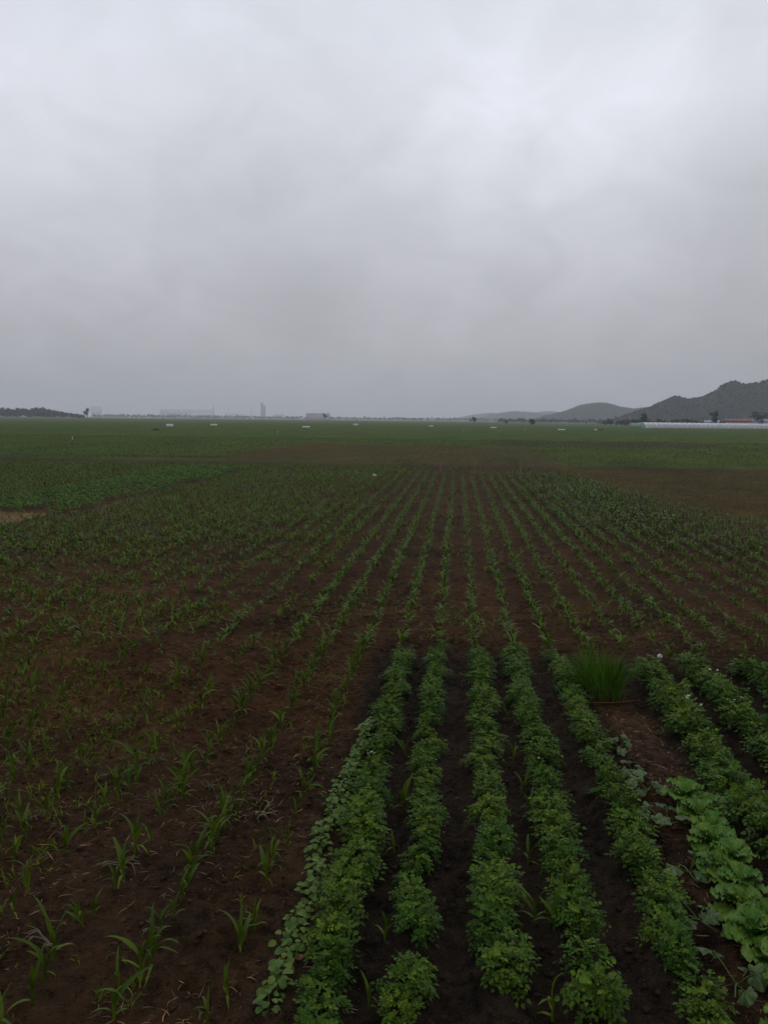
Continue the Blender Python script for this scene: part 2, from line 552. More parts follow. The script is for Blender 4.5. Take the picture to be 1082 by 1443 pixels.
# ------------------------------------------------------------------ hills
def hill(name, crest, depth, seed, mat, trees=0, steps=140):
    """crest: (column, distance, pixels above horizon); a ridge with two slopes and spurs"""
    c = np.array(crest, float)
    u = np.linspace(c[0, 0], c[-1, 0], steps)
    D = np.interp(u, c[:, 0], c[:, 1])
    # smooth interpolation of the crest height
    k = np.interp(u, c[:, 0], c[:, 2])
    ker = np.hanning(7)
    k = np.convolve(np.pad(k, 3, 'edge'), ker / ker.sum(), 'valid')
    rows = 41
    V = np.zeros((rows, steps, 3))
    tt = np.linspace(-1, 1, rows)
    r = np.random.default_rng(seed)
    for j, t in enumerate(tt):
        d = D + t * depth
        b = np.arctan((u - 541) / 1147.5) - YAW
        x, y = d * np.sin(b), d * np.cos(b)
        top = CAM_H + np.maximum(k - (4.0 if trees and D.max() < 2000 else 0), 0) * D / 1147.5
        prof = np.cos(t * math.pi / 2) ** 1.25
        n = fbm(x / 90 + seed, y / 90, 4) * 0.55 * (1 - prof) * prof * 4
        z = top * np.clip(prof + n * 0.6, 0, None)
        z = z + prof * 0.05 * top.max() * fbm(x / 38, y / 38, 4)
        V[j] = np.stack([x, y, z - 3 * (1 - prof)], -1)
    ii = np.arange(rows * steps).reshape(rows, steps)
    F = np.stack([ii[:-1, :-1], ii[:-1, 1:], ii[1:, 1:], ii[1:, :-1]], -1).reshape(-1, 4)
    o = put(name, nmesh(name, V.reshape(-1, 3), F, np.ones((rows * steps, 3)), mat, True))
    tag(o, kind='structure')
    if trees:
        pj, pi = r.random(trees) * (rows - 1.01), r.random(trees) * (steps - 1.01)
        pj = np.where(r.random(trees) < 0.3, (rows - 1) / 2 + r.normal(0, 1.0, trees), pj * 0.55)
        j0, i0 = pj.astype(int), pi.astype(int)
        fj, fi = (pj - j0)[:, None], (pi - i0)[:, None]
        P = (V[j0, i0] * (1 - fj) + V[j0 + 1, i0] * fj) * (1 - fi) + (V[j0, i0 + 1] * (1 - fj) + V[j0 + 1, i0 + 1] * fj) * fi
        P[:, 2] -= 0.5
        sc = r.uniform(1.0, 2.5, trees) * np.where(r.random(trees) < 0.06, 1.5, 1.0)
        T = np.stack([r.uniform(0.8, 1.2, trees)] * 3, -1) * r.uniform(0.85, 1.15, (trees, 3))
        w = scatter('hillside_scrub', BLOBS, P, r.uniform(0, 6.3, trees), sc, T, M['forest'])
        tag(w, 'dark scrub and small trees covering the hillside', 'scrub', kind='stuff')
    return o


def blob(seed):
    """a small uneven bush of tilted leaf-clump faces"""
    r = np.random.default_rng(seed)
    b = MB()
    for _ in range(11):
        d = r.normal(size=3)
        d /= np.linalg.norm(d)
        c = d * r.uniform(0.35, 0.85) * (0.8, 0.8, 0.75) + (0, 0, 0.85)
        a = np.cross(d, r.normal(size=3))
        a /= np.linalg.norm(a)
        e = np.cross(d, a)
        s = r.uniform(0.3, 0.55)
        b.add([c + a * s, c + e * s * 0.8, c - a * s, c - e * s], [[0, 1, 2, 3]], (r.uniform(0.8, 1.2),) * 3)
    V, F, T = b.arrays()
    return V, F[0], T


BLOBS = [blob(s) for s in range(6)]

hill('hills', [(600, 5600, 0), (640, 5600, 3), (665, 5600, 8), (690, 5600, 11), (715, 5600, 9), (750, 5600, 12), (775, 5600, 14), (800, 5600, 10), (850, 5600, 3)], 400, 11, M['hill'])
hill('hills', [(655, 4200, 0), (680, 4200, 5), (705, 4200, 11), (722, 4200, 13), (745, 4330, 12), (770, 4200, 9), (800, 4200, 8), (860, 4200, 2)], 330, 12, M['hill'], 700)
hill('hills', [(745, 2700, 0), (770, 2700, 8), (795, 2700, 14), (815, 2700, 22), (835, 2700, 25), (852, 2700, 25), (870, 2700, 20), (890, 2700, 17), (915, 2700, 20),
               (945, 2700, 12), (990, 2700, 0)], 260, 13, M['hill'], 1800)
hill('hills', [(840, 1500, 0), (868, 1500, 8), (890, 1500, 16), (912, 1500, 22), (930, 1500, 31), (947, 1500, 37), (965, 1500, 33), (985, 1500, 36), (1003, 1500, 44), (1016, 1500, 53),
               (1029, 1500, 57), (1042, 1500, 52), (1060, 1500, 54), (1085, 1500, 59), (1120, 1500, 66), (1170, 1500, 60), (1240, 1500, 70), (1320, 1500, 40), (1400, 1500, 0)],
     230, 14, M['hill'], 4500, 220)

# ------------------------------------------------------------------ trees
def make_tree(label, pos, height, width, seed, name='tree', group=None, n=340):
    r = np.random.default_rng(seed)
    t = thing(name, label, 'tree', pos, 0, group)
    b = MB()
    b.tube([(0, 0, -0.3), (0.05 * width, 0, height * 0.3), (0, 0.04 * width, height * 0.62)], [height * 0.035, height * 0.025, height * 0.012], 6)
    for _ in range(4):
        a = r.uniform(0, 6.28)
        b.tube([(0.03 * width, 0, height * r.uniform(0.25, 0.45)), (math.cos(a) * width * 0.3, math.sin(a) * width * 0.3, height * r.uniform(0.55, 0.75))],
               [height * 0.014, height * 0.006], 5)
    put('trunk', b.mesh('trunk', M['bark']), t)
    b = MB()
    cl = [(r.normal(0, 0.2) * width, r.normal(0, 0.2) * width, height * r.uniform(0.35, 0.85), r.uniform(0.16, 0.3) * width) for _ in range(9)]
    for i in range(n):
        cx, cy, cz, cr = cl[i % 9]
        d = r.normal(size=3)
        d /= np.linalg.norm(d)
        c = np.array((cx, cy, cz)) + d * cr * r.uniform(0.5, 1.05)
        c[2] = min(max(c[2], height * 0.16), height)
        a = np.cross(d + r.normal(0, 0.5, 3), r.normal(size=3))
        a /= np.linalg.norm(a)
        e = np.cross(d, a)
        s = r.uniform(0.04, 0.085) * (width + height) / 2
        b.add([c + a * s, c + e * s * 0.7, c - a * s, c - e * s * 0.7], [[0, 1, 2, 3]], (r.uniform(0.65, 1.35),) * 3)
    put('crown', b.mesh('crown', M['forest']), t)
    return t


for u, D, h, w, lab in [
        (905, 600, 10.5, 9.0, 'dark bushy tree behind the near end of the long white polytunnel'),
        (1006, 620, 13.0, 8.5, 'tall dark tree behind the white polytunnel, left of the red roof'),
        (1070, 640, 12.0, 12.0, 'broad dark tree at right edge behind the blue roofed house'),
        (925, 640, 6.0, 8.0, 'low dark bush next to the bushy tree behind the polytunnel'),
        (968, 650, 6.0, 9.0, 'low dark bush midway along the polytunnel, below the hill saddle'),
        (749, 560, 5.0, 5.2, 'small lone tree in the field left of the green polytunnel end'),
        (712, 700, 4.2, 4.6, 'small round tree at the foot of the far low hills'),
        (666, 720, 7.0, 5.5, 'lone tree on the horizon left of the low hills'),
        (122, 1400, 18.0, 13.0, 'rounded tree at the right end of the wood on the horizon'),
        (456, 1500, 17.0, 11.0, 'bare looking tree in front of the pinkish factory')]:
    make_tree(lab, sight(u, D), h, w, int(u))


def treeline(name, label, u0, u1, D0, D1, n, s0, s1, seed, prof=None):
    r = np.random.default_rng(seed)
    P, S = [], []
    for _ in range(n):
        u = r.uniform(u0, u1)
        p = sight(u, r.uniform(D0, D1))
        k = prof(u) if prof else 1.0
        s = r.uniform(s0, s1) * k
        p[2] = r.uniform(0, 0.9) * s
        P.append(p)
        S.append(s)
    T = np.stack([r.uniform(0.6, 1.3, n)] * 3, -1)
    o = scatter(name, BLOBS, np.array(P), r.uniform(0, 6.3, n), np.array(S), T, M['forest'])
    return tag(o, label, 'wood', kind='stuff')


treeline('distant_wood', 'dark hazy wood along the horizon at the left edge', -260, 118, 1350, 1550, 1300, 4.6, 7.0, 31,
         lambda u: np.interp(u, [-260, 0, 65, 90, 118], [1.15, 1.0, 1.12, 0.7, 0.42]))
treeline('distant_hedge', 'low hazy line of bushes along the middle horizon', 560, 735, 2600, 4200, 600, 2.0, 6.5, 32)
treeline('distant_hedge', 'faint low trees on the horizon between wood and factory', 130, 560, 2800, 4200, 1400, 2.0, 6.5, 33)
treeline('distant_hedge', 'dark bushes along the hill foot behind the polytunnel', 850, 1300, 690, 800, 500, 1.4, 3.2, 34)
treeline('distant_hedge', 'hazy bushes along the foot of the middle hills', 700, 900, 1300, 1900, 500, 1.5, 4.2, 35)

# ------------------------------------------------------------------ distant buildings
def building(name, label, u, D, w, d, h, wall, roof, kind='flat', cols=6, rows=2, rz=None, cat='building'):
    p = sight(u, D)
    t = thing(name, label, cat, p, -bearing(u) if rz is None else rz)
    b = MB()
    b.box((-w / 2, -d / 2, -0.3), (w / 2, d / 2, h))
    put('wall', b.mesh('wall', M[wall]), t)
    b = MB()
    if kind == 'gable':
        o, rh = 0.5, d * 0.28
        V = [(-w / 2 - o, -d / 2 - o, h), (w / 2 + o, -d / 2 - o, h), (w / 2 + o, 0, h + rh), (-w / 2 - o, 0, h + rh), (w / 2 + o, d / 2 + o, h), (-w / 2 - o, d / 2 + o, h)]
        b.add(V, [(0, 1, 2, 3), (3, 2, 4, 5), (0, 5, 4, 1)])
        b.add(V, [(1, 4, 2), (0, 3, 5)])
    else:
        b.box((-w / 2 - 0.3, -d / 2 - 0.3, h), (w / 2 + 0.3, d / 2 + 0.3, h + max(0.3, h * 0.04)))
    put('roof', b.mesh('roof', M[roof]), t)
    b = MB()
    ww, hh = w / cols * 0.4, h / rows * 0.35
    b.box((-ww / 2, -0.06, 0), (ww / 2, 0.0, hh))
    me = b.mesh('window', M['pane'])
    for i in range(cols):
        for j in range(rows):
            put('window', me, t, (-w / 2 + (i + 0.5) * w / cols, -d / 2 - 0.002, h / rows * (j + 0.3)))
    return t


building('apartment_block', 'faint pale tower block just right of the wood on the horizon', 135, 5800, 70, 30, 66, 'wall', 'greyroof', cols=5, rows=8)
building('factory_hall', 'faint long grey factory hall, largest building on the left horizon', 262, 5600, 340, 80, 52, 'wall', 'greyroof', cols=9, rows=1)
building('factory_hall', 'low hazy shed in front of the long grey factory hall', 284, 4300, 105, 40, 13, 'wall', 'greyroof', 'gable', cols=8, rows=1)
building('factory_hall', 'pinkish hazy factory building behind a bare tree', 447, 2600, 76, 30, 17, 'wall2', 'greyroof', 'gable', cols=8, rows=2)
building('factory_hall', 'faint pale shed right of the lattice tower', 392, 4600, 58, 30, 26, 'wall', 'greyroof', cols=4, rows=2)
building('factory_hall', 'faint pale low sheds left of the lattice tower', 330, 5200, 120, 30, 28, 'wall', 'greyroof', cols=6, rows=1)
building('farm_house', 'hazy farmhouse with red gabled roof behind the polytunnel', 1036, 660, 15, 8, 4.4, 'wall2', 'redroof', 'gable', 5, 1, cat='house')
building('farm_house', 'second smaller red roofed house right of the first behind the polytunnel', 1050, 690, 12, 8, 4.6, 'wall2', 'redroof', 'gable', 4, 1, cat='house')
building('farm_house', 'farmhouse with pale blue roof at the right edge behind the polytunnel', 1076, 640, 16, 8, 4.3, 'wall', 'blueroof', 'gable', 5, 1, cat='house')
building('farm_shed', 'low shed with pale blue roof under the tall dark tree', 1001, 640, 9.5, 6, 3.6, 'wall', 'blueroof', 'gable', 3, 1, cat='shed')


def chimney(label, u, D, h, r_):
    t = thing('chimney', label, 'chimney', sight(u, D))
    b = MB()
    b.tube([(0, 0, -0.5), (0, 0, h * 0.5), (0, 0, h)], [r_, r_ * 0.8, r_ * 0.65], 14)
    put('shaft', b.mesh('shaft', M['greyroof'], True), t)
    b = MB()
    b.tube([(0, 0, h * 0.965), (0, 0, h * 1.005)], r_ * 0.82, 14)
    put('rim', b.mesh('rim', M['steel'], True), t)
    b = MB()
    b.tube([(0, 0, h * 0.6), (0, 0, h * 0.62)], r_ * 0.9, 14)
    put('platform', b.mesh('platform', M['steel'], True), t)


chimney('slim chimney at the right end of the long grey factory hall', 300, 4700, 68, 4.5)
chimney('short slim chimney left of the lattice tower pair', 353, 5000, 68, 3.2)


def lattice(label, u, D, h, w):
    t = thing('lattice_tower', label, 'tower', sight(u, D), 0.4)
    for sx in (-1, 1):
        for sy in (-1, 1):
            b = MB()
            b.tube([(sx * w, sy * w, -0.5), (sx * w * 0.25, sy * w * 0.25, h)], [1.4, 1.0], 4)
            put('leg', b.mesh('leg', M['steel']), t)
    for k in range(8):
        z0, z1 = h * k / 8, h * (k + 1) / 8
        a, c = w * (1 - 0.75 * k / 8), w * (1 - 0.75 * (k + 1) / 8)
        b = MB()
        for q in range(4):
            s = [(-1, -1), (1, -1), (1, 1), (-1, 1)]
            p0, p1 = s[q], s[(q + 1) % 4]
            b.tube([(p0[0] * a, p0[1] * a, z0), (p1[0] * c, p1[1] * c, z1)], 0.6, 3)
            b.tube([(p1[0] * a, p1[1] * a, z0), (p0[0] * c, p0[1] * c, z1)], 0.6, 3)
        put('brace', b.mesh('brace', M['steel']), t)
    for k, z in enumerate((0.78, 0.92)):
        b = MB()
        b.tube([(-w * 1.5, 0, h * z), (w * 1.5, 0, h * z)], 0.8, 4)
        put('cross_arm', b.mesh('cross_arm', M['steel']), t)


lattice('left tower of the faint lattice tower pair on the horizon', 368, 4000, 80, 6)
lattice('right shorter tower of the faint lattice tower pair on the horizon', 371.5, 4100, 68, 5)

# ------------------------------------------------------------------ polytunnel and small far things
def arch_tunnel(name, label, a, b_, half, h, film, group=None, hoops=8, end=None, cat='greenhouse'):
    a, b_ = np.array(a, float), np.array(b_, float)
    d = b_ - a
    Lg = float(np.linalg.norm(d))
    t = thing(name, label, cat, (a[0], a[1], 0), math.atan2(d[1], d[0]), group)
    n, seg = 12, max(2, hoops * 2)
    V, F = [], []
    for i in range(seg + 1):
        sag = 0.97 if i % 2 else 1.0
        for k in range(n + 1):
            an = math.pi * k / n
            V.append((Lg * i / seg, -math.cos(an) * half, (math.sin(an) ** 0.75) * h * sag))
    for i in range(seg):
        for k in range(n):
            q = i * (n + 1) + k
            F.append((q, q + n + 1, q + n + 2, q + 1))
    put('film', nmesh('film', V, np.array(F), np.ones((len(V), 3)), film, True), t)
    hb = MB()
    hb.tube([(0, -math.cos(math.pi * k / n) * (half + 0.03), math.sin(math.pi * k / n) ** 0.75 * (h + 0.03)) for k in range(n + 1)], h * 0.012, 4)
    hm = hb.mesh('hoop', M['steel'])
    for i in range(hoops + 1):
        put('hoop', hm, t, (Lg * i / hoops, 0, 0))
    for x in (0.0, Lg):
        V = [(x, 0, 0)] + [(x, -math.cos(math.pi * k / n) * half * 0.99, math.sin(math.pi * k / n) ** 0.75 * h * 0.99) for k in range(n + 1)]
        put('end_wall', nmesh('end_wall', V, np.array([(0, k + 1, k + 2) for k in range(n)]), np.ones((len(V), 3)), end or film), t)
    return t


arch_tunnel('polytunnel', 'long white plastic polytunnel greenhouse at the foot of the hills', (113, 522, 0), (262, 628, 0), 4.2, 3.5, M['film'], hoops=40, end=M['net'])
b = MB()
b.box((-3.2, -0.25, 0), (3.2, 0.25, 3.0))
b.tube([(-3.3, -0.3, 0), (-3.3, -0.3, 3.4)], 0.09, 5)
b.tube([(3.3, -0.3, 0), (3.3, -0.3, 3.4)], 0.09, 5)
tag(put('netting_screen', b.mesh('netting_screen', M['net']), None, (109.5, 518, 0)), 'pale green netting screen at the near end of the white polytunnel', 'screen')

for u, D, ln, h, lab in [
        (238, 331, 2.7, 0.95, 'low white shelter in the far field, leftmost of the row'),
        (300, 385, 3.2, 0.7, 'second low white shelter from the left, below the slim chimney'),
        (430, 337, 3.0, 0.5, 'low white shelter in front of the pinkish factory'),
        (500, 480, 3.0, 0.9, 'small pale shelter right of the pinkish factory'),
        (606, 446, 2.4, 0.6, 'low white shelter left of the lone horizon tree'),
        (694, 400, 2.9, 0.5, 'thin white shelter right of the lone horizon tree'),
        (790, 345, 3.0, 0.4, 'thin white shelter right of the small lone tree'),
        (838, 352, 1.1, 0.5, 'short white shelter nearest the polytunnel end')]:
    p = sight(u, D)
    d = np.array([math.cos(bearing(u)), -math.sin(bearing(u)), 0]) * ln / 2
    arch_tunnel('low_tunnel', lab, p - d, p + d, 0.6, h, M['film'], 'low white shelters in the far field', 3, cat='shelter')

for u, D, h, lab in [
        (100, 134, 0.45, 'tiny white marker post in the left green field'),
        (390, 189, 0.75, 'tiny white marker post below the pinkish factory'),
        (651, 281, 0.7, 'tiny white marker post in the middle green field'),
        (738, 301, 0.8, 'tiny white marker post left of the thin white shelter'),
        (797, 640, 1.8, 'tiny white marker post far off near the hill foot')]:
    b = MB()
    b.tube([(0, 0, -0.1), (0, 0, h * 0.7), (0.01, 0, h)], [0.08, 0.08, 0.06], 6)
    b.box((-0.1, -0.1, h * 0.72), (0.1, 0.1, h * 0.9))
    tag(put('marker_post', b.mesh('marker_post', M['stone']), None, tuple(sight(u, D))), lab, 'post', 'white marker posts in the far fields')

for u, D, lab in [(218, 231, 'low dark earth heap in the left green field'), (845, 350, 'small dark earth heap near the polytunnel end')]:
    th = np.linspace(0, 2 * math.pi, 14, endpoint=False)
    V, F = [(0, 0, 0.55)], []
    for j, (r_, z) in enumerate(((0.4, 0.45), (0.9, 0.2), (1.3, -0.1))):
        for k, a in enumerate(th):
            q = r_ * (1 + 0.25 * math.sin(3 * a + j))
            V.append((q * math.cos(a), q * math.sin(a), z + 0.06 * math.sin(5 * a + 2 * j)))
    F3 = [(0, 1 + k, 1 + (k + 1) % 14) for k in range(14)]
    F4 = [(1 + j * 14 + k, 1 + (j + 1) * 14 + k, 1 + (j + 1) * 14 + (k + 1) % 14, 1 + j * 14 + (k + 1) % 14) for j in range(2) for k in range(14)]
    tag(put('earth_heap', nmesh('earth_heap', V, [np.array(F3), np.array(F4)], np.ones((len(V), 3)), M['clod'], True), None, tuple(sight(u, D))), lab, 'heap')

# four stakes at the far end of the maize rows
for i, (x, y, h, lx, ly) in enumerate([(-1.17, 54.3, 0.95, 0.04, 0.0), (1.11, 54.9, 1.12, 0.12, 0.03), (4.24, 55.6, 1.0, -0.03, 0.02), (7.2, 55.6, 1.2, -0.02, 0.0)]):
    b = MB()
    pts = [(lx * k / 6, ly * k / 6 + 0.01 * math.sin(k), h * k / 6 - (0.15 if k == 0 else 0)) for k in range(7)]
    b.tube(pts, [0.035, 0.034, 0.032, 0.031, 0.029, 0.028, 0.026], 7)
    for k in range(1, 6):
        b.tube([np.array(pts[k]) - (0, 0, 0.012), np.array(pts[k]) + (0, 0, 0.012)], 0.038, 7)
    lab = ['leftmost thin brown stake at the far end of the maize rows', 'leaning brown stake, second from the left beyond the maize rows',
           'faint brown stake, third from the left beyond the maize rows', 'rightmost and clearest brown stake beyond the maize rows'][i]
    tag(put('stake', b.mesh('stake', M['bamboo'], True), None, (x, y, 0)), lab, 'stake', 'stakes at the end of the maize rows')


def lump(name, label, cat, loc, s, seed, mat):
    r = np.random.default_rng(seed)
    nu, nv = 12, 7
    V = []
    for j in range(nv):
        ph = -0.5 + (j / (nv - 1)) * (math.pi / 2 + 0.5)
        for k in range(nu):
            a = 2 * math.pi * k / nu
            q = 1 + 0.18 * math.sin(2 * a + seed) + r.normal(0, 0.05)
            V.append((s * q * math.cos(ph) * math.cos(a) * 1.15, s * q * math.cos(ph) * math.sin(a) * 0.9, s * 0.8 * math.sin(ph) * q))
    F = [(j * nu + k, j * nu + (k + 1) % nu, (j + 1) * nu + (k + 1) % nu, (j + 1) * nu + k) for j in range(nv - 1) for k in range(nu)]
    return tag(put(name, nmesh(name, V, np.array(F), np.ones((len(V), 3)), mat, True), None, loc), label, cat)


lump('sack', 'small white bundle lying in the maize field left of the stakes', 'sack', (-5.3, 51.2, 0.03), 0.13, 3, M['stone'])

# ------------------------------------------------------------------ maize
def ribbon(L, w, elev, droop, segs, fold=0.35, side=0.0, flat=False, power=1.4):
    """a strap leaf from the origin along +X, rising, then arching over"""
    t = np.linspace(0, 1, segs + 1)
    tm = (t[:-1] + t[1:]) / 2
    ang = elev - droop * tm ** power
    x = np.concatenate([[0], np.cumsum(np.cos(ang) * L / segs)])
    z = np.concatenate([[0], np.cumsum(np.sin(ang) * L / segs)])
    y = side * t ** 2 * L
    hw = w * np.minimum(1, 0.45 + t * 2.2) * np.clip(1 - t, 0, 1) ** 0.62
    ang2 = elev - droop * t ** power
    nx, nz = -np.sin(ang2), np.cos(ang2)
    V, F = [], []
    if flat:
        for i in range(segs + 1):
            V += [(x[i], y[i] - hw[i], z[i]), (x[i], y[i] + hw[i], z[i])]
        for i in range(segs):
            F.append((2 * i, 2 * i + 2, 2 * i + 3, 2 * i + 1))
    else:
        wave = 0.15 * np.sin(t * 14 + L * 50)
        for i in range(segs + 1):
            u1, u2 = hw[i] * (fold + wave[i]), hw[i] * (fold - wave[i])
            V += [(x[i] + nx[i] * u1, y[i] - hw[i], z[i] + nz[i] * u1), (x[i], y[i], z[i]), (x[i] + nx[i] * u2, y[i] + hw[i], z[i] + nz[i] * u2)]
        for i in range(segs):
            a = 3 * i
            F += [(a, a + 3, a + 4, a + 1), (a + 1, a + 4, a + 5, a + 2)]
    return np.array(V), np.array(F)


def tint_rows(n, per, lo, hi):
    """paler towards the leaf base, as young maize is"""
    t = np.repeat(np.linspace(0, 1, n), per)
    a, b_ = np.array(lo), np.array(hi)
    return a * (1 - t[:, None]) + b_ * t[:, None]


LEAVES = []
for i in range(10):
    r = np.random.default_rng(100 + i)
    L = r.uniform(0.18, 0.34)
    V, F = ribbon(L, r.uniform(0.018, 0.029), r.uniform(1.1, 1.5), r.uniform(0.4, 2.4), 8, 0.45, r.uniform(-0.35, 0.35), power=r.uniform(1.2, 3.2))
    LEAVES.append(nmesh('leaf', V, F, tint_rows(9, 3, (1.5, 1.3, 0.8), (0.85, 0.92, 1.25)), M['maize'], True))
LOWLEAVES = []
for i in range(5):
    r = np.random.default_rng(140 + i)
    V, F = ribbon(r.uniform(0.14, 0.24), r.uniform(0.011, 0.016), r.uniform(0.5, 0.95), r.uniform(1.5, 2.4), 6, 0.3, r.uniform(-0.3, 0.3))
    LOWLEAVES.append(nmesh('leaf', V, F, tint_rows(7, 3, (1.3, 1.2, 1.2), (1.9, 1.6, 2.4)), M['maize'], True))
STALKS = []
for i in range(3):
    b = MB()
    b.tube([(0, 0, -0.03), (0.004, 0, 0.05), (0.008 * (i - 1), 0.004, 0.11), (0.01 * (i - 1), 0.0, 0.17)], [0.011, 0.012, 0.009, 0.004], 6, (1.5, 1.35, 1.0))
    STALKS.append(b.mesh('stalk', M['maize'], True))


def maize_plant(label, x, y, s, r, group):
    t = thing('maize_plant', label, 'maize', (x, y, float(terrain(x, y)) + 0.005), r.uniform(0, 6.28), group, s)
    t.rotation_euler = (r.normal(0, 0.08), r.normal(0, 0.08), r.uniform(0, 6.28))
    put('stalk', STALKS[r.integers(3)], t)
    n = r.integers(4, 8)
    a0 = 0.0
    for k in range(n):
        f = k / (n - 1)
        a = a0 + k * math.pi + r.normal(0, 0.6)
        if k < 2 and r.random() < 0.7:
            me, sc = LOWLEAVES[r.integers(len(LOWLEAVES))], r.uniform(0.8, 1.15)
        else:
            me, sc = LEAVES[r.integers(len(LEAVES))], r.uniform(0.75, 1.1) * (0.85 + 0.3 * math.sin(math.pi * f))
        put('leaf', me, t, (0.006 * (f - 0.5), 0, 0.03 + 0.12 * f), (r.normal(0, 0.15), -0.35 * max(0, f - 0.6) + r.normal(0, 0.12), a), sc)
    return t


def lod_maize(seed, segs):
    r = np.random.default_rng(seed)
    b = MB()
    n = 6
    for k in range(n):
        f = k / (n - 1)
        V, F = ribbon(r.uniform(0.17, 0.32) * (1 if k else 0.75), r.uniform(0.019, 0.031), r.uniform(0.7, 1.45), r.uniform(0.5, 2.4), segs, flat=True, side=r.uniform(-0.3, 0.3))
        a = k * math.pi + r.normal(0, 0.7)
        c, s = math.cos(a), math.sin(a)
        V = np.stack([V[:, 0] * c - V[:, 1] * s, V[:, 0] * s + V[:, 1] * c, V[:, 2] + 0.02 + 0.12 * f], -1)
        b.add(V, F, tint_rows(segs + 1, 2, (1.05, 1.0, 0.9), (1.25, 1.1, 1.2)))
    V, F, T = b.arrays()
    return V, F[0], T


# every maize plant of the near field, by row
pts = []
for k in range(-75, 24):
    x0 = ROW0 + ROWP * k
    y = 2.2 + rng.uniform(0, 0.3)
    thin = 1.0
    while y < 61.5:
        sp = 0.17 if k > -3 else (0.15 if y > 12 else 0.165)
        if k > 5:
            sp = 0.15
        y += rng.uniform(0.75, 1.3) * sp
        x = x0 + rng.normal(0, 0.03 if k > -7 else (0.07 if k > -10 else 0.14))
        keep = 0.93
        if k in (-8, -6):
            keep = 0.42 if y > 9 else 0.8
        if k <= -9:
            keep = 0.86
        if -1.2 < x < 5.3 and y < (12.35 if x < 1.9 else 12.15):
            continue                                       # potato beds, bean strip, kitchen plants
        if x < 0 and y > 60 + rng.normal(0, 0.8):
            continue
        if x > -2.5 and y > 55.5:
            continue                                       # the stakes stand at this end
        if -19.2 < x < -14.1 and 25.2 < y < 57 and not (y < 28.2 and x > -14.9):
            continue                                       # the other potato plot
        if x > 7.6 + max(0.0, 52 - y) * 0.14 + rng.normal(0, 0.25) and y > 30:
            continue
        if x > 13:
            continue
        patch = vnoise(np.array(x * 0.35 + 40), np.array(y * 0.22))
        if rng.random() < keep * (0.66 + 0.6 * patch):
            pts.append((x, y, k))
            if rng.random() < 0.16:
                pts.append((x + rng.normal(0, 0.04), y + rng.normal(0, 0.04), k))
pts = np.array(pts)
Z = terrain(pts[:, 0], pts[:, 1])
P3 = np.stack([pts[:, 0], pts[:, 1], Z], -1)
mz_u, mz_v, mz_d = project(P3 + (0, 0, 0.15))
vis = (mz_u > -5) & (mz_u < 1087) & (mz_v < 1455)
order = np.argsort(np.where(vis, mz_d, 1e9))
STRAY = [(-0.45, 7.30, 0.95), (-0.47, 6.40, 0.7), (-0.44, 5.27, 0.75), (-0.48, 4.62, 0.6), (0.69, 7.73, 0.75), (0.65, 6.45, 0.9), (0.63, 5.58, 1.0),
         (0.75, 5.46, 0.95), (0.65, 4.66, 0.9), (0.66, 8.45, 0.6), (0.66, 9.6, 0.6), (-0.5, 8.5, 0.7), (0.72, 7.25, 0.65)]
chosen = order[:300 - len(STRAY)]
ind = np.zeros(len(pts), bool)
ind[chosen] = True


def ordinal(n):
    w = ['first', 'second', 'third', 'fourth', 'fifth', 'sixth', 'seventh', 'eighth', 'ninth', 'tenth', 'eleventh', 'twelfth']
    if n <= 12:
        return w[n - 1]
    return '%d%s' % (n, 'th' if 10 <= n % 100 <= 20 else {1: 'st', 2: 'nd', 3: 'rd'}.get(n % 10, 'th'))


count = {}
rp = np.random.default_rng(21)
for i in sorted(chosen, key=lambda q: pts[q, 1]):
    x, y, k = pts[i]
    k = int(k)
    count[k] = count.get(k, 0) + 1
    if k <= -3:
        where = '%s maize row left of the bean strip' % ordinal(-2 - k)
    elif k <= 2:
        where = 'maize row behind the %s potato row' % ordinal(k + 3)
    else:
        where = '%s maize row behind the right potato plot' % ordinal(k - 2)
    big = 1.0 + 0.35 * (vnoise(np.array(x * 0.9), np.array(y * 0.7)) - 0.5)
    s = float(rp.uniform(0.45, 0.98) * big)
    if k > -3:
        s *= 1.0
    if rp.random() < 0.1:
        s *= 0.6
    maize_plant('%s maize plant from the front, %s' % (ordinal(count[k]), where), x, y, s, rp, 'young maize plants in rows')
slab = {0: 'nearest', 1: 'second', 2: 'third', 3: 'fourth', 4: 'fifth', 5: 'sixth', 6: 'seventh', 7: 'eighth', 8: 'ninth'}
for pair, sel in (('first and second', [q for q in STRAY if q[0] < 0]), ('third and fourth', [q for q in STRAY if q[0] > 0])):
    for j, (x, y, s) in enumerate(sorted(sel, key=lambda q: q[1])):
        lab = '%s stray maize seedling from the front, between the %s potato rows' % ('frontmost' if j == 0 else ordinal(j + 1), pair)
        if j == 0:
            lab = 'frontmost stray maize seedling between the %s potato rows' % pair
        maize_plant(lab, x, y, s * 0.9, rp, 'stray maize between the potato rows')

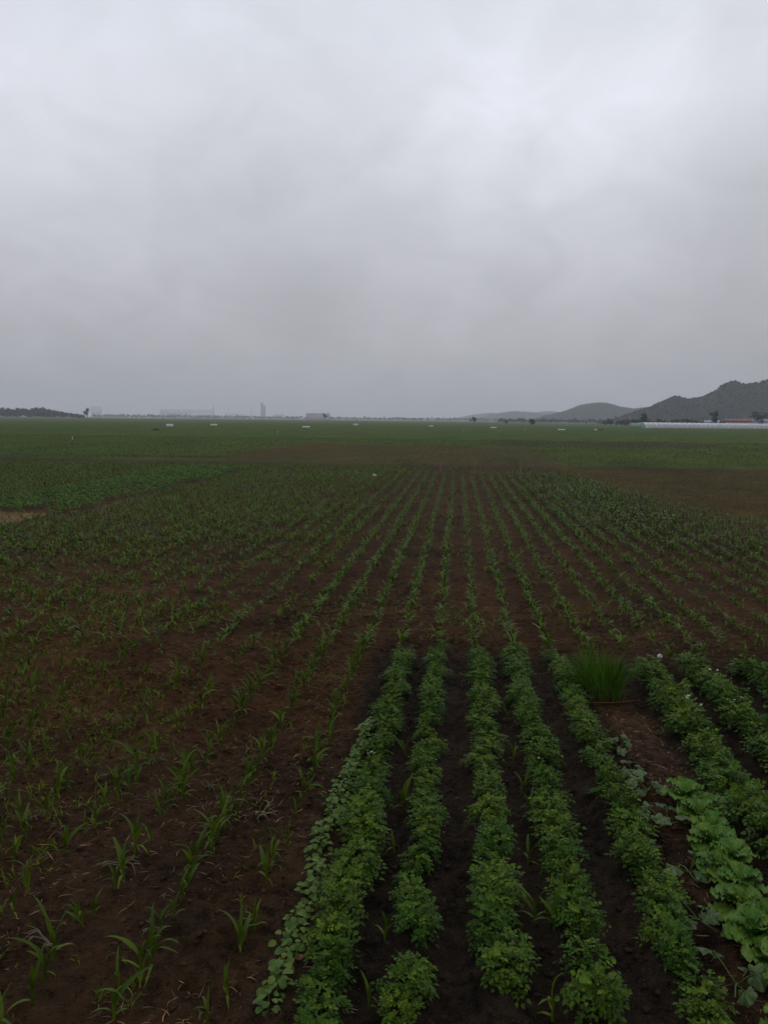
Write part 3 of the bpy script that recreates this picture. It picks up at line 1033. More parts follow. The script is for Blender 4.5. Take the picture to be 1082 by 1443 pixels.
rest = ~ind & in_view(P3, 350, 260)
rest &= ~((mz_d < 6) & ~vis & (mz_v > 1480))
d = mz_d[rest]
PR = P3[rest]
n = len(PR)
loose = vnoise(PR[:, 0] * 0.2, PR[:, 1] * 0.1)
sc = rng.uniform(0.65, 1.1, n) * (0.8 + 0.3 * loose) * np.where(PR[:, 0] > -3, 0.86, 0.78 + 0.2 * sstep(16, 30, PR[:, 1]))
dens = band(PR[:, 0], 3.2, 8.5, 0.8) * sstep(18, 30, PR[:, 1])
sc *= 1 + 0.5 * dens
T = np.stack([rng.uniform(0.7, 1.35, n)] * 3, -1) * (1 + rng.uniform(-0.12, 0.12, (n, 3)))
T *= (1 - 0.15 * dens)[:, None] * (1.2, 1.28, 0.85)
near_t = [lod_maize(s, 4) for s in range(8)]
far_t = [lod_maize(50 + s, 2) for s in range(6)]
w = np.where(d < 24, rng.integers(0, 8, n), 8 + rng.integers(0, 6, n))
tag(scatter('maize_field', near_t + far_t, PR, rng.uniform(0, 6.3, n), sc, T, M['maize'], w),
    'rows of young maize running back across the brown field', 'maize', kind='stuff')

# ------------------------------------------------------------------ low weeds between the maize
def tuft(seed, blades, L, w, segs=2, e0=0.5, e1=1.4):
    r = np.random.default_rng(seed)
    b = MB()
    for _ in range(blades):
        V, F = ribbon(L * r.uniform(0.5, 1.1), w * r.uniform(0.6, 1.2), r.uniform(e0, e1), r.uniform(0.5, 2.2), segs, flat=True)
        a = r.uniform(0, 6.28)
        c, s = math.cos(a), math.sin(a)
        V = np.stack([V[:, 0] * c - V[:, 1] * s + r.normal(0, L * 0.12), V[:, 0] * s + V[:, 1] * c + r.normal(0, L * 0.12), V[:, 2]], -1)
        b.add(V, F, (r.uniform(0.75, 1.3),) * 3)
    V, F, T = b.arrays()
    return V, F[0], T


def field_points(n, x0, x1, y0, y1, bias=1.0):
    x = rng.uniform(x0, x1, n)
    y = y0 + (y1 - y0) * rng.random(n) ** bias
    return np.stack([x, y, terrain(x, y) * (1 - sstep(40, 90, np.hypot(x, y)))], -1)


P = np.concatenate([field_points(22000, -12, 12, 3.5, 16, 1.0), field_points(66000, -40, 13, 15, 62, 1.0)])
k = in_view(P, 150, 120) & ~((P[:, 1] > 31) & (P[:, 0] > 8)) & (vnoise(P[:, 0] * 0.8 + 7, P[:, 1] * 0.5) > 0.36)
k &= ~((P[:, 0] > -1.35) & (P[:, 1] < 13)) & ~((P[:, 0] > -3.2) & (rng.random(len(P)) < 0.7)) & ~((P[:, 0] > -18.9) & (P[:, 0] < -14) & (P[:, 1] > 28) & (P[:, 1] < 56))
P = P[k]
n = len(P)
T = np.stack([rng.uniform(0.7, 1.9, n)] * 3, -1) * rng.uniform(0.85, 1.15, (n, 3)) * (1.1, 1.0, 1.0)
tag(scatter('weeds', [tuft(s, 4, 0.12, 0.0085) for s in range(8)], P, rng.uniform(0, 6.3, n), rng.uniform(0.5, 1.3, n) * (1 + 0.9 * sstep(10, 24, P[:, 1])), T, M['weed']),
    'small grassy weeds scattered over the soil between the maize plants', 'weeds', kind='stuff')

# small sparse crop of the half bare plot on the right and the sown plot
P = field_points(38000, 7.2, 40, 29, 62.5)
P = P[P[:, 0] > 7.4 + np.maximum(0, 52 - P[:, 1]) * 0.14]
P[:, 0] = 8 + np.round((P[:, 0] - 8) / 0.5) * 0.5 + rng.normal(0, 0.12, len(P))
P = P[in_view(P, 250, 0)]
n = len(P)
T = np.stack([rng.uniform(0.7, 1.3, n)] * 3, -1)
tag(scatter('sparse_crop', [tuft(20 + s, 4, 0.17, 0.016, 1) for s in range(5)], P, rng.uniform(0, 6.3, n), rng.uniform(0.5, 1.1, n), T, M['weed']),
    'thin low crop on the half bare brown plot at right', 'crop', kind='stuff')
P = field_points(12000, -22, 9, 63, 116)
P[:, 0] = np.round(P[:, 0] / 0.9) * 0.9 + rng.normal(0, 0.16, len(P))
n = len(P)
T = np.stack([rng.uniform(0.7, 1.3, n)] * 3, -1)
tag(scatter('seedling_rows', [tuft(30 + s, 4, 0.16, 0.02, 1) for s in range(5)], P, rng.uniform(0, 6.3, n), rng.uniform(0.6, 1.1, n), T, M['weed']),
    'faint rows of seedlings on the reddish plot beyond the stakes', 'crop', kind='stuff')
# green crops out towards the horizon
PP = []
for n, y0, y1 in ((42000, 66, 150), (30000, 140, 480)):
    y = y0 + (y1 - y0) * rng.random(n) ** 0.8
    x = y * rng.uniform(-0.62, 0.52, n)
    PP.append(np.stack([x, y, np.zeros(n)], -1))
P = np.concatenate(PP)
inred = (P[:, 0] > -22) & (P[:, 0] < 9) & (P[:, 1] + P[:, 0] * 0.22 < 114)
P = P[~inred & in_view(P, 250, 0)]
n = len(P)
g = vnoise(P[:, 0] / 23, P[:, 1] / 40 + 8)
T = np.stack([0.85 + 0.35 * g, 0.75 + 0.35 * g, 0.8 + 0.3 * g], -1) * rng.uniform(0.75, 1.25, (n, 1))
tag(scatter('far_crops', [tuft(40 + s, 3, 0.28, 0.042, 1) for s in range(6)], P, rng.uniform(0, 6.3, n), rng.uniform(0.6, 1.2, n), T, M['maize']),
    'green crops covering the far fields up to the horizon', 'crop', kind='stuff')

# ------------------------------------------------------------------ potatoes
def leaflet(c, d, nrm, L, w):
    """ovate leaflet folded along its midrib"""
    d = d / np.linalg.norm(d)
    s = np.cross(nrm, d)
    s /= np.linalg.norm(s)
    nn = np.cross(d, s)
    V = [c, c + d * L * 0.3 + s * w + nn * w * 0.3, c + d * L * 0.3 - s * w + nn * w * 0.3, c + d * L * 0.42 - nn * w * 0.1,
         c + d * L * 0.7 + s * w * 0.7 + nn * w * 0.1, c + d * L * 0.7 - s * w * 0.7 + nn * w * 0.1, c + d * L - nn * L * 0.12]
    return V, [(0, 3, 1), (0, 2, 3), (1, 3, 4), (2, 5, 3), (3, 6, 4), (3, 5, 6)]


def potato_foliage(seed, big=True):
    r = np.random.default_rng(seed)
    b = MB()
    nl = 92 if big else 9
    for i in range(nl):
        f = (i + 0.5) / nl
        th = i * 2.39996 + r.normal(0, 0.3)
        pol = math.acos(1 - 0.98 * f)                       # dome of leaves
        R = r.uniform(0.45, 1.0)
        base = np.array((math.cos(th) * math.sin(pol) * 0.16 * R, math.sin(th) * math.sin(pol) * 0.16 * R, 0.10 + 0.15 * math.cos(pol) * R + r.normal(0, 0.015)))
        base[:2] *= (1 + 0.35 * math.sin(3 * th + seed), 1 + 0.3 * math.cos(2 * th + seed))
        base[2] *= 1 + 0.22 * math.sin(2 * th + 1.7 * seed)
        out = np.array((math.cos(th), math.sin(th), 0.0))
        dz = 0.75 * math.cos(pol) - 0.15 + r.normal(0, 0.15)
        d = out * (0.55 + 0.5 * math.sin(pol)) + np.array((r.normal(0, 0.2), r.normal(0, 0.2), dz))
        d /= np.linalg.norm(d)
        Lr = r.uniform(0.06, 0.10) if big else r.uniform(0.09, 0.14)
        up_ = np.array((0, 0, 1.0)) + out * 0.25 + r.normal(0, 0.22, 3)
        side = np.cross(up_, d)
        side /= np.linalg.norm(side)
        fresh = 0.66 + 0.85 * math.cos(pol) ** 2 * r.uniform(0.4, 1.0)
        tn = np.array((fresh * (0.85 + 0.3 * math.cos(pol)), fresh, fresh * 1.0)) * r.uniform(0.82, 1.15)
        for q, (tq, kk) in enumerate([(0.3, 0.7), (0.3, 0.7), (0.65, 0.9), (0.65, 0.9), (1.0, 1.1)] if big else [(0.4, 1.2), (0.4, 1.2), (1.0, 1.5)]):
            droop = -0.035 * tq ** 2
            c = base + d * Lr * tq + np.array((0, 0, droop))
            ld = d if tq == 1.0 else d * 0.45 + side * (1 if q % 2 else -1)
            ld = ld + np.array((0, 0, -0.25 * tq)) + r.normal(0, 0.12, 3)
            V, F = leaflet(c, ld, up_ + r.normal(0, 0.25, 3), (0.044 if big else 0.062) * kk * r.uniform(0.75, 1.2), (0.0145 if big else 0.021) * kk * r.uniform(0.85, 1.2))
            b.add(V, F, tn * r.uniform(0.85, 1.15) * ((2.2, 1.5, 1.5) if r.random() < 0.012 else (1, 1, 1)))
    return b


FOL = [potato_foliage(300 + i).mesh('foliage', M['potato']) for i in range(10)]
STEMS = []
for i in range(3):
    r = np.random.default_rng(330 + i)
    b = MB()
    for q in range(5):
        a = q * 1.257 + r.uniform(-0.3, 0.3)
        c, s = math.cos(a), math.sin(a)
        b.tube([(c * 0.01, s * 0.01, -0.02), (c * 0.05, s * 0.05, 0.10), (c * 0.10, s * 0.10, 0.21)], [0.006, 0.005, 0.003], 5, (1.6, 1.4, 1.2))
    STEMS.append(b.mesh('stem', M['potato'], True))
fl = MB()
for q in range(5):
    a = q * 1.2566
    for k_ in range(1):
        c, s = math.cos(a), math.sin(a)
        fl.add([(0, 0, 0), (c * 0.010 - s * 0.009, s * 0.010 + c * 0.009, 0.004), (c * 0.019, s * 0.019, 0.002), (c * 0.010 + s * 0.009, s * 0.010 - c * 0.009, 0.004)], [[0, 1, 2, 3]])
fl.tube([(0, 0, -0.05), (0, 0, 0.0)], 0.0015, 3, (0.2, 0.4, 0.1))
fl.tube([(0, 0, 0.0), (0, 0, 0.009)], [0.004, 0.002], 5, (1.0, 0.75, 0.15))
FLOWER = fl.mesh('flower', M['petal'])


def potato_plant(label, x, y, s, r, group, flowers=0):
    t = thing('potato_plant', label, 'potato', (x, y, float(terrain(x, y)) - 0.015), r.uniform(0, 6.28), group, s)
    put('stem', STEMS[r.integers(3)], t)
    t.scale = (s, s, s * r.uniform(0.8, 1.25))
    f = put('foliage', FOL[r.integers(len(FOL))], t, (0, 0, 0), (r.normal(0, 0.14), r.normal(0, 0.14), 0))
    f['kind'] = 'stuff'
    a0, rr = r.uniform(0, 6.28), r.uniform(0, 0.1)
    for q in range(flowers):
        put('flower', FLOWER, t, (math.cos(a0) * rr + r.normal(0, 0.035), math.sin(a0) * rr + r.normal(0, 0.035), 0.335 + r.uniform(-0.02, 0.03)), (r.normal(0, 0.4), r.normal(0, 0.4) - 0.3, r.uniform(0, 6)), r.uniform(0.9, 1.3))
    return t


rq = np.random.default_rng(77)
rows = [(-0.76, 4.0, POT_Y1 - 0.2, 0.80, []), (-0.25, 4.3, POT_Y1, 0.70, [(4.9, 5.2)]), (0.35, 4.72, POT_Y1 - 0.15, 0.77, []),
        (0.91, 4.45, POT_Y1 + 0.15, 0.80, [(5.16, 5.36)]), (1.53, 4.1, POT_Y1 - 0.15, 0.80, [])]
names = ['first', 'second', 'third', 'fourth', 'fifth']
for k, (x0, y0, y1, s0, gaps) in enumerate(rows):
    y, j = y0, 0
    while y < y1:
        y += 0.185 * rq.uniform(0.8, 1.25)
        if any(a < y < b_ for a, b_ in gaps) or y > y1 or (y > 6.5 and rq.random() < 0.02):
            continue
        x = x0 + rq.normal(0, 0.035)
        s = float(s0 * rq.uniform(0.72, 1.14))
        if not in_view(np.array([[x, y, 0.25]]), 60, 60)[0]:
            continue
        j += 1
        nf = 3 if (k == 0 and abs(y - 7.6) < 0.12) else (2 if rq.random() < 0.02 else 0)
        lab = '%s potato plant from the front in the %s potato row from the left' % (ordinal(j), names[k])
        if nf == 3:
            lab = 'potato plant with white flowers, %s from the front in the first potato row' % ordinal(j)
        potato_plant(lab, x, y, s, rq, 'potato plants in rows', nf)
for k, (x0, y0, y1) in enumerate([(2.72, 5.5, 11.9), (3.43, 6.5, 11.9), (4.17, 8.0, 11.9), (4.9, 9.5, 11.9)]):
    y, j = y0, 0
    while y < y1:
        y += 0.25 * rq.uniform(0.85, 1.2)
        x = x0 + rq.normal(0, 0.04)
        s = float(rq.uniform(0.85, 1.12))
        if not in_view(np.array([[x, y, 0.2]]), 45, 60)[0] or y > y1:
            continue
        j += 1
        potato_plant('%s potato plant from the front in the %s potato row right of the cabbages' % (ordinal(j), names[k]), x, y, s, rq,
                     'potato plants in the right plot', int(rq.integers(2, 4)) if rq.random() < 0.16 else 0)

pf = []
for s in range(5):
    V, F, T_ = potato_foliage(360 + s, False).arrays()
    V = V * 1.25
    pf.append((V, F[0], T_))
P = []
for x in np.arange(-18.9, -14.0, 0.62):
    for y in np.arange(28, 56, 0.30):
        lim = -14.0 + 0.6 * math.sin(y * 0.4) * 0.3
        if rng.random() < 0.9 and x < -14.4 + 0.5 * math.sin(y * 0.7) and y > 28.5 + 1.2 * math.sin(x * 2.3):
            P.append((x + rng.normal(0, 0.08), y + rng.normal(0, 0.08), 0.0))
P = np.array(P)
n = len(P)
T = np.stack([rng.uniform(1.1, 1.9, n)] * 3, -1) * (0.95, 1.05, 1.0)
tag(scatter('potato_plot', pf, P, rng.uniform(0, 6.3, n), rng.uniform(0.6, 1.0, n), T, M['potato']),
    'dark green potato plot with white flowers at the left', 'potatoes', kind='stuff')
P = P[rng.random(n) < 0.035]
P[:, 2] = 0.30
n = len(P)
fv = MB()
for q in range(5):
    fv.add([(0, 0, 0), (0.05 * math.cos(q * 1.26), 0.05 * math.sin(q * 1.26), 0.03), (0.05 * math.cos(q * 1.26 + 0.7), 0.05 * math.sin(q * 1.26 + 0.7), 0.03)], [[0, 1, 2]])
V, F, T_ = fv.arrays()
tag(scatter('potato_blossoms', [(V, F[0], T_)], P + rng.normal(0, 0.06, P.shape) * (1, 1, 0.3), rng.uniform(0, 6.3, n), rng.uniform(0.6, 1.2, n), np.ones((n, 3)), M['petal']),
    'white blossoms sprinkled over the left potato plot', 'blossoms', kind='stuff')

# ------------------------------------------------------------------ bean strip
BEAN = []
for i in range(4):
    r = np.random.default_rng(400 + i)
    ro, c = 0.030, []
    th = np.linspace(0, 2 * math.pi, 12, endpoint=False)
    V = [(0.03, 0, 0.004)]
    for a in th:
        q = ro * (1 + 0.10 * math.cos(a) + 0.05 * r.normal())
        V.append((0.032 + q * math.cos(a) * 1.12, q * math.sin(a), 0.010 * math.sin(a) ** 2 - 0.010 * max(0, math.cos(a)) ** 2 * 1.2))
    F = np.array([(0, 1 + k_, 1 + (k_ + 1) % 12) for k_ in range(12)])
    BEAN.append(nmesh('leaf', V, F, np.ones((13, 3)) * r.uniform(0.85, 1.15), M['bean'], False))
b = MB()
b.tube([(0, 0, -0.02), (0.004, 0, 0.06), (0.0, 0.004, 0.13)], [0.004, 0.004, 0.003], 5, (1.2, 1.1, 0.9))
BSTEM = b.mesh('stem', M['bean'], True)
rb = np.random.default_rng(88)
y, j = 4.35, 0
while y < 9.15:
    y += rb.uniform(0.09, 0.14) if y > 5.0 else rb.uniform(0.13, 0.22)
    if 5.52 < y < 5.66:
        continue
    x = -1.07 + rb.normal(0, 0.025) + (0.10 * (y - 7.6) / 1.5 if y > 7.6 else 0)
    j += 1
    t = thing('bean_plant', '%s bean plant from the front in the pale green bean strip' % ordinal(j), 'bean plant', (x, y, float(terrain(x, y))), rb.uniform(0, 6.28),
              'bean plants along the path edge', float(rb.uniform(0.85, 1.2)))
    put('stem', BSTEM, t)
    for k_ in range(rb.integers(12, 17)):
        a = k_ * 2.4 + rb.normal(0, 0.3)
        z = 0.04 + 0.10 * (k_ / 15) + rb.normal(0, 0.008)
        q = rb.uniform(0.01, 0.065) * (1.25 - k_ / 17)
        put('leaf', BEAN[rb.integers(4)], t, (q * math.cos(a), q * math.sin(a), z), (rb.normal(0, 0.3), rb.uniform(-0.25, 0.45), a), rb.uniform(0.5, 0.95))

# ------------------------------------------------------------------ leafy cabbages
CAB = []
for i in range(5):
    r = np.random.default_rng(430 + i)
    nu, nv = 13, 9
    L, Wd = r.uniform(0.185, 0.25), r.uniform(0.066, 0.086)
    V = []
    for a in range(nu):
        t_ = a / (nu - 1)
        half = Wd * (0.16 + 0.84 * math.sin(min(1, t_ * 1.12) ** 1.25 * math.pi * 0.56)) * (1 if t_ < 0.86 else math.sqrt(max(0.03, 1 - ((t_ - 0.86) / 0.145) ** 2)))
        ang = 0.95 - 1.15 * t_
        cx = L * (math.sin(0.95) - math.sin(ang)) / 1.15
        cz = L * (math.cos(ang) - math.cos(0.95)) / 1.15
        for c_ in range(nv):
            s_ = c_ / (nv - 1) * 2 - 1
            ruff = 0.020 * abs(s_) ** 2 * math.sin(a * 2.6 + s_ * 3 + i) + 0.012 * s_ * s_ + 0.007 * math.sin(a * 3.1 + i) * math.sin(c_ * 2.3 + a)
            V.append((cx, half * s_, cz + ruff))
    F = np.array([(a * nv + c_, (a + 1) * nv + c_, (a + 1) * nv + c_ + 1, a * nv + c_ + 1) for a in range(nu - 1) for c_ in range(nv - 1)])
    T_ = np.ones((len(V), 3))
    for a in range(nu):
        T_[a * nv + 4] = np.array((1.7, 1.4, 1.6)) * (1 - 0.4 * a / nu)
        T_[a * nv:a * nv + nv] *= r.uniform(0.75, 1.2, (nv, 1))
    CAB.append(nmesh('leaf', V, F, T_, M['cabbage'], True))
b = MB()
b.tube([(0, 0, -0.02), (0, 0, 0.03), (0, 0, 0.06)], [0.025, 0.03, 0.012], 8, (2.0, 1.8, 1.8))
CSTEM = b.mesh('stump', M['cabbage'], True)
rc = np.random.default_rng(99)
for j, (x, y, s) in enumerate([(2.03, 4.62, 0.8), (2.2, 4.95, 1.05), (2.17, 5.22, 1.05), (2.12, 5.5, 1.1), (2.26, 5.66, 0.95), (2.15, 5.84, 1.05), (2.23, 6.1, 1.05), (2.12, 6.3, 0.9), (2.27, 6.42, 1.0), (2.2, 6.68, 1.0),
                               (2.26, 6.92, 0.95), (2.22, 7.16, 1.05), (2.33, 7.36, 1.1), (2.2, 7.5, 1.05)]):
    t = thing('cabbage', '%s pale green leafy cabbage from the front in the cabbage row' % ordinal(j + 1), 'cabbage', (x, y, float(terrain(x, y)) + 0.01), rc.uniform(0, 6.28),
              'leafy cabbages in the row at right', s)
    put('stump', CSTEM, t)
    n = 19
    for k_ in range(n):
        f = k_ / n
        put('leaf', CAB[rc.integers(5)], t, (0.02 * math.cos(k_ * 2.4), 0.02 * math.sin(k_ * 2.4), 0.02 + 0.05 * f), (rc.normal(0, 0.12), 0.38 - 1.0 * f + rc.normal(0, 0.16), k_ * 2.4 + rc.normal(0, 0.2)),
            float(rc.uniform(0.85, 1.1) * (1.0 - 0.35 * f)))

# ------------------------------------------------------------------ squash vines
SQ = []
for i in range(4):
    r = np.random.default_rng(460 + i)
    V, F = [(0, 0, 0)], []
    n = 30
    for k_ in range(n):
        a = math.pi * (2 * k_ / n - 1)
        lobes = 1 + 0.16 * math.cos(5 * a) + 0.05 * math.sin(15 * a + i)
        q = 0.075 * lobes * (1 - 0.55 * max(0, math.cos(a - math.pi)) ** 6)
        for f in (0.5, 1.0):
            V.append((0.03 + q * f * math.cos(a), q * f * math.sin(a), (0.010 * math.cos(5 * a) + 0.006 * math.sin(9 * a)) * f - 0.022 * f * f))
    F3 = [(0, 1 + 2 * k_, 1 + 2 * ((k_ + 1) % n)) for k_ in range(n)]
    F4 = [(1 + 2 * k_, 2 + 2 * k_, 2 + 2 * ((k_ + 1) % n), 1 + 2 * ((k_ + 1) % n)) for k_ in range(n)]
    SQ.append(nmesh('leaf', V, [np.array(F3), np.array(F4)], np.ones((len(V), 3)) * r.uniform(0.9, 1.15), M['squash'], True))
rs = np.random.default_rng(111)
for (x, y, nl, spread, lab) in [
        (1.84, 8.85, 5, 0.15, 'small squash plant furthest back, below the scallion clump'),
        (1.86, 8.2, 4, 0.13, 'small squash plant, second from the back beside the bare soil'),
        (1.90, 7.75, 5, 0.15, 'squash plant with pale lobed leaves beside the top cabbage'),
        (1.93, 7.1, 6, 0.2, 'sprawling squash plant left of the cabbage row'),
        (1.92, 6.3, 4, 0.15, 'squash plant with folded leaves at the middle of the cabbage row'),
        (1.82, 5.75, 5, 0.17, 'squash plant with a big lobed leaf beside the fifth potato row'),
        (1.86, 5.05, 4, 0.18, 'squash plant nearest the front, right of the fifth potato row')]:
    t = thing('squash_plant', lab, 'squash', (x, y, float(terrain(x, y))), rs.uniform(0, 6.28), 'squash plants on the bed at right')
    b = MB()
    b.tube([(-0.08, -0.03, 0.0), (0, 0, 0.02), (0.09, 0.02, 0.025), (0.16, 0.06, 0.015)], [0.006, 0.007, 0.006, 0.004], 6, (1.3, 1.2, 0.9))
    put('vine', b.mesh('vine', M['squash'], True), t)
    for k_ in range(nl):
        a = k_ * 6.28 / nl + rs.normal(0, 0.35)
        q = spread * rs.uniform(0.5, 1.1)
        h = rs.uniform(0.07, 0.15)
        px, py = q * math.cos(a), q * math.sin(a)
        b = MB()
        b.tube([(0.02, 0.0, 0.02), (px * 0.6, py * 0.6, h * 0.75), (px, py, h)], [0.004, 0.0035, 0.003], 5, (1.3, 1.2, 0.9))
        put('petiole', b.mesh('petiole', M['squash'], True), t)
        put('leaf', SQ[rs.integers(4)], t, (px, py, h), (rs.normal(0, 0.25), rs.uniform(-0.1, 0.5), a), float(rs.uniform(0.75, 1.25)))

# ------------------------------------------------------------------ scallion clump
rl = np.random.default_rng(123)
t = thing('scallion_clump', 'tall dark green clump of scallions between the potato plots', 'scallions', (1.98, 10.75, float(terrain(1.98, 10.75))))
b = MB()
for _ in range(460):
    a, q = rl.uniform(0, 6.28), math.sqrt(rl.random())
    x, y = (0.27 + 0.05 * math.sin(3 * a)) * q * math.cos(a) - 0.03 * math.sin(a), 0.48 * q * math.sin(a)
    h = rl.uniform(0.26, 0.56) * (1.05 - 0.25 * q * q)
    lx, ly = x * 0.45 + rl.normal(0, 0.09), y * 0.25 + rl.normal(0, 0.09)
    fresh = rl.uniform(0.6, 1.6)
    rr = rl.uniform(0.0028, 0.0048)
    b.tube([(x, y, -0.02), (x + lx * 0.3, y + ly * 0.3, h * 0.45), (x + lx * 0.8, y + ly * 0.8, h * 0.85), (x + lx * 1.15, y + ly * 1.15, h)], [rr * 0.9, rr, rr * 0.75, rr * 0.25], 3, (fresh, fresh, fresh * 0.9) if rl.random() > 0.06 else (3.2, 1.5, 5.0))
o = put('blades', b.mesh('blades', M['scallion'], True), t)
o['kind'] = 'stuff'
for _ in range(9):
    b = MB()
    x, y = rl.uniform(-0.24, 0.26), -0.44 + rl.uniform(0, 0.1)
    h = rl.uniform(0.12, 0.3)
    b.tube([(x, y, 0), (x + rl.normal(0, 0.03), y - 0.02, h * 0.6), (x + rl.normal(0, 0.05), y - 0.05, h)], [0.004, 0.004, 0.002], 4)
    put('dry_stalk', b.mesh('dry_stalk', M['straw']), t)
b = MB()
b.tube([(-0.2, -0.5, 0.01), (0.0, -0.52, 0.02), (0.2, -0.46, 0.02), (0.42, -0.36, 0.02)], [0.008, 0.011, 0.009, 0.005], 6, (0.45, 0.4, 0.35))
tag(put('fallen_stem', b.mesh('fallen_stem', M['straw'], True), None, (1.98, 10.75, float(terrain(1.98, 10.25)) + 0.01)), 'dry brown stem lying at the foot of the scallion clump', 'stem')

# ------------------------------------------------------------------ dead pulled weeds, straw and clods
rd = np.random.default_rng(131)


def dead_weed(label, x, y, s, pale):
    b = MB()
    a0 = rd.uniform(0, 6.28)
    for k_ in range(rd.integers(5, 9)):
        a = a0 + rd.normal(0, 0.9) + (math.pi if k_ % 3 == 0 else 0)
        L = rd.uniform(0.08, 0.24) * s
        p = np.array((0, 0, 0.015))
        pts_ = [p]
        for q in range(4):
            a += rd.normal(0, 0.3)
            p = p + np.array((math.cos(a), math.sin(a), 0)) * L / 4
            pts_.append(p + (0, 0, rd.uniform(0.0, 0.03) + 0.012 * math.sin(q)))
        b.tube(pts_, [0.006 * s, 0.005 * s, 0.004 * s, 0.003 * s, 0.0015 * s], 4, (pale,) * 3)
        V, F = ribbon(0.07 * s, 0.006 * s, 0.4, 1.0, 3, flat=True)
        c_, s_ = math.cos(a + 1), math.sin(a + 1)
        V = np.stack([V[:, 0] * c_ - V[:, 1] * s_, V[:, 0] * s_ + V[:, 1] * c_, V[:, 2]], -1) + pts_[2]
        b.add(V, F, (pale,) * 3)
    o = put('dead_weed', b.mesh('dead_weed', M['dead']), None, (x, y, float(terrain(x, y)) + 0.005))
    return tag(o, label, 'dead weed', 'dead weeds lying between the maize')


for x, y, s, pale, lab in [
        (-1.72, 6.98, 1.25, 1.1, 'pale forked dead weed between the two maize rows nearest the beans'),
        (-2.62, 5.95, 1.2, 1.0, 'pale curled dead weed in the left maize field, largest there'),
        (-2.35, 7.35, 0.9, 0.8, 'dead weed near the third maize row left of the bean strip'),
        (-3.75, 6.6, 1.0, 0.8, 'dead weed at the left edge, level with the lower potato rows'),
        (-2.75, 5.0, 1.3, 0.75, 'greyish dead weed low in the left maize field'),
        (-2.05, 6.6, 0.8, 0.8, 'small dead weed beside the second maize row left of the beans'),
        (-3.1, 7.9, 0.9, 0.7, 'faint dead weed among the maize left of centre'),
        (-4.0, 8.9, 0.9, 0.75, 'dead weed far left, beyond the front maize plants'),
        (-2.9, 10.2, 0.8, 0.8, 'dead weed in the reddish soil between thin maize rows'),
        (-2.1, 5.2, 0.8, 0.8, 'small dead weed near the bottom, left of the bean strip')]:
    dead_weed(lab, x, y, s, pale)


def strip(seed):
    r = np.random.default_rng(seed)
    V, F = ribbon(r.uniform(0.05, 0.14), r.uniform(0.0015, 0.006), r.uniform(0.0, 0.3), r.uniform(0.0, 0.8), 3, flat=True, side=r.uniform(-0.6, 0.6))
    V[:, 2] += 0.008
    return V, F, np.ones((len(V), 3))


P = np.concatenate([field_points(24000, -9, 6, 3.8, 16, 1.1), field_points(12000, -24, 8, 14, 45)])
k = in_view(P, 100, 100)
inp = (P[:, 0] > -1.25) & (P[:, 0] < 5.2) & (P[:, 1] < 12.7)
bare = (P[:, 0] > 1.75) & (P[:, 0] < 2.5) & (P[:, 1] < 10)
k &= ~inp | bare | (rng.random(len(P)) < 0.08)
k &= (vnoise(P[:, 0] * 1.3 + 31, P[:, 1] * 1.0) > 0.38) | bare
P = P[k]
P = np.concatenate([P, field_points(160, 1.85, 2.45, 7.3, 10.0)])
n = len(P)
T = np.stack([rng.uniform(0.3, 1.9, n)] * 3, -1) * rng.uniform(0.85, 1.1, (n, 3))
tag(scatter('straw_litter', [strip(s) for s in range(10)], P, rng.uniform(0, 6.3, n), rng.uniform(0.3, 1.05, n), T, M['straw']),
    'bits of dry straw and old leaf scattered over the soil', 'straw', kind='stuff')
P = np.concatenate([field_points(900, -16.6, -14.9, 25.2, 28.2)])
n = len(P)
T = np.stack([rng.uniform(0.8, 1.9, n)] * 3, -1) * (1.0, 1.15, 1.0)
tag(scatter('dry_grass_patch', [tuft(500 + s, 6, 0.24, 0.008) for s in range(5)], P, rng.uniform(0, 6.3, n), rng.uniform(0.5, 1.1, n), T, M['straw']),
    'patch of dry yellowish grass in front of the left potato plot', 'dry grass', kind='stuff')
P = field_points(500, -32, -21, 70.5, 74)
n = len(P)
T = np.stack([rng.uniform(0.3, 0.8, n)] * 3, -1)
tag(scatter('dry_grass_bank', [tuft(510 + s, 5, 0.3, 0.02) for s in range(4)], P, rng.uniform(0, 6.3, n), rng.uniform(0.4, 1.0, n), T, M['straw']),
    'low line of dry grass and debris beyond the left plots', 'dry grass', kind='stuff')


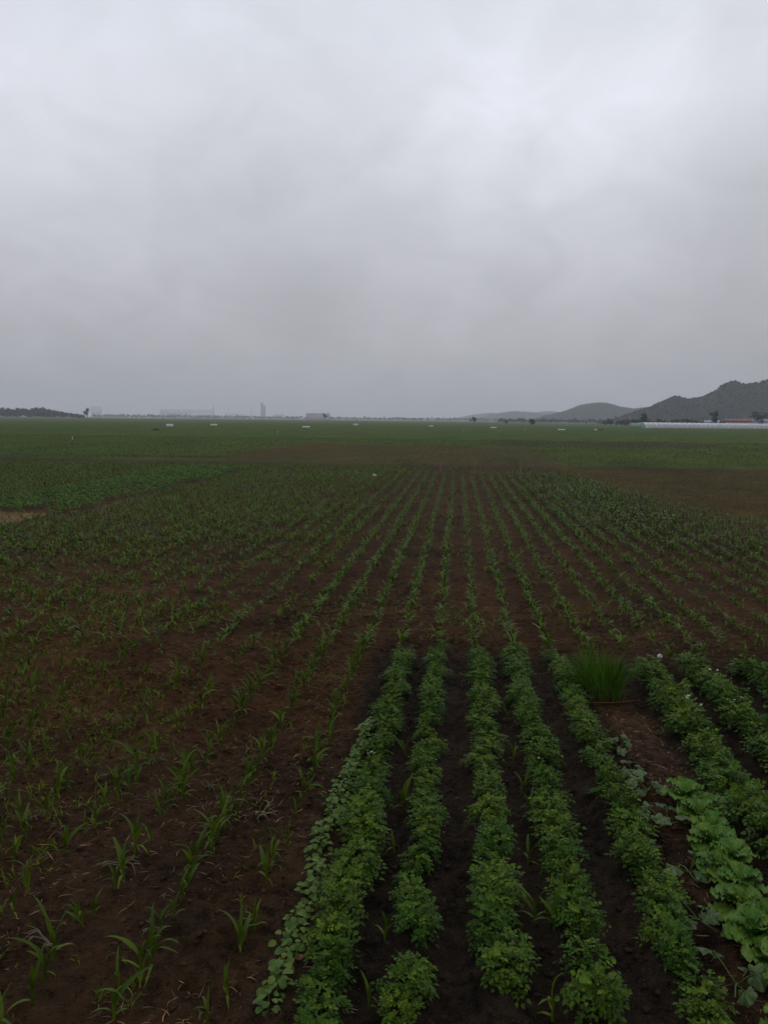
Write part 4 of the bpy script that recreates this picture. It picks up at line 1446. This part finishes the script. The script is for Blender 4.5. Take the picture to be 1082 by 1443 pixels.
def clod(seed):
    r = np.random.default_rng(seed)
    p = (1 + 5 ** 0.5) / 2
    V = np.array([(-1, p, 0), (1, p, 0), (-1, -p, 0), (1, -p, 0), (0, -1, p), (0, 1, p), (0, -1, -p), (0, 1, -p), (p, 0, -1), (p, 0, 1), (-p, 0, -1), (-p, 0, 1)], float) / 1.9
    V = V * r.uniform(0.65, 1.25, (12, 1)) * (1.2, 0.95, 0.55)
    F = np.array([(0, 11, 5), (0, 5, 1), (0, 1, 7), (0, 7, 10), (0, 10, 11), (1, 5, 9), (5, 11, 4), (11, 10, 2), (10, 7, 6), (7, 1, 8), (3, 9, 4), (3, 4, 2), (3, 2, 6), (3, 6, 8), (3, 8, 9), (4, 9, 5), (2, 4, 11), (6, 2, 10), (8, 6, 7), (9, 8, 1)])
    return V, F, np.ones((12, 3))


P = np.concatenate([field_points(8500, -5.5, 3.5, 3.8, 12, 1.0)])
P = P[in_view(P, 60, 100)]
n = len(P)
c = plot_colour(P[:, 0], P[:, 1]) / np.array((0.0285, 0.0165, 0.0098))
T = c * rng.uniform(0.55, 1.2, (n, 1))
tag(scatter('soil_clods', [clod(s) for s in range(8)], P, rng.uniform(0, 6.3, n), 0.007 + 0.024 * rng.random(n) ** 3, T, M['clod']),
    'crumbly clods of brown earth strewn over the tilled ground', 'clods', kind='stuff')

lump('stone', 'small white stone at the far edge of the right potato plot', 'stone', (3.16, 12.5, float(terrain(3.16, 12.5)) + 0.01), 0.045, 5, M['stone'])
lump('stone', 'small pale stone between the bean strip and first potato row', 'stone', (-1.0, 5.05, float(terrain(-1.0, 5.05)) + 0.005), 0.03, 8, M['bamboo'])

# ------------------------------------------------------------------ haze
b = MB()
b.box((-7800, -7800, -6), (7800, 7800, 190))
hz = bpy.data.materials.new('haze')
hz.use_nodes = True
ht = hz.node_tree
ht.nodes.clear()
pv = N(ht, 'ShaderNodeVolumePrincipled', i_Density=HAZE, i_Anisotropy=0.0)
pv.inputs['Color'].default_value = (0.875, 0.905, 0.985, 1)
ho = N(ht, 'ShaderNodeOutputMaterial')
ht.links.new(pv.outputs[0], ho.inputs['Volume'])
V, F, _ = b.arrays()
o = put('haze', nmesh('haze', V, F, None, hz))
tag(o, 'thin grey haze over the whole plain', 'haze', kind='stuff')
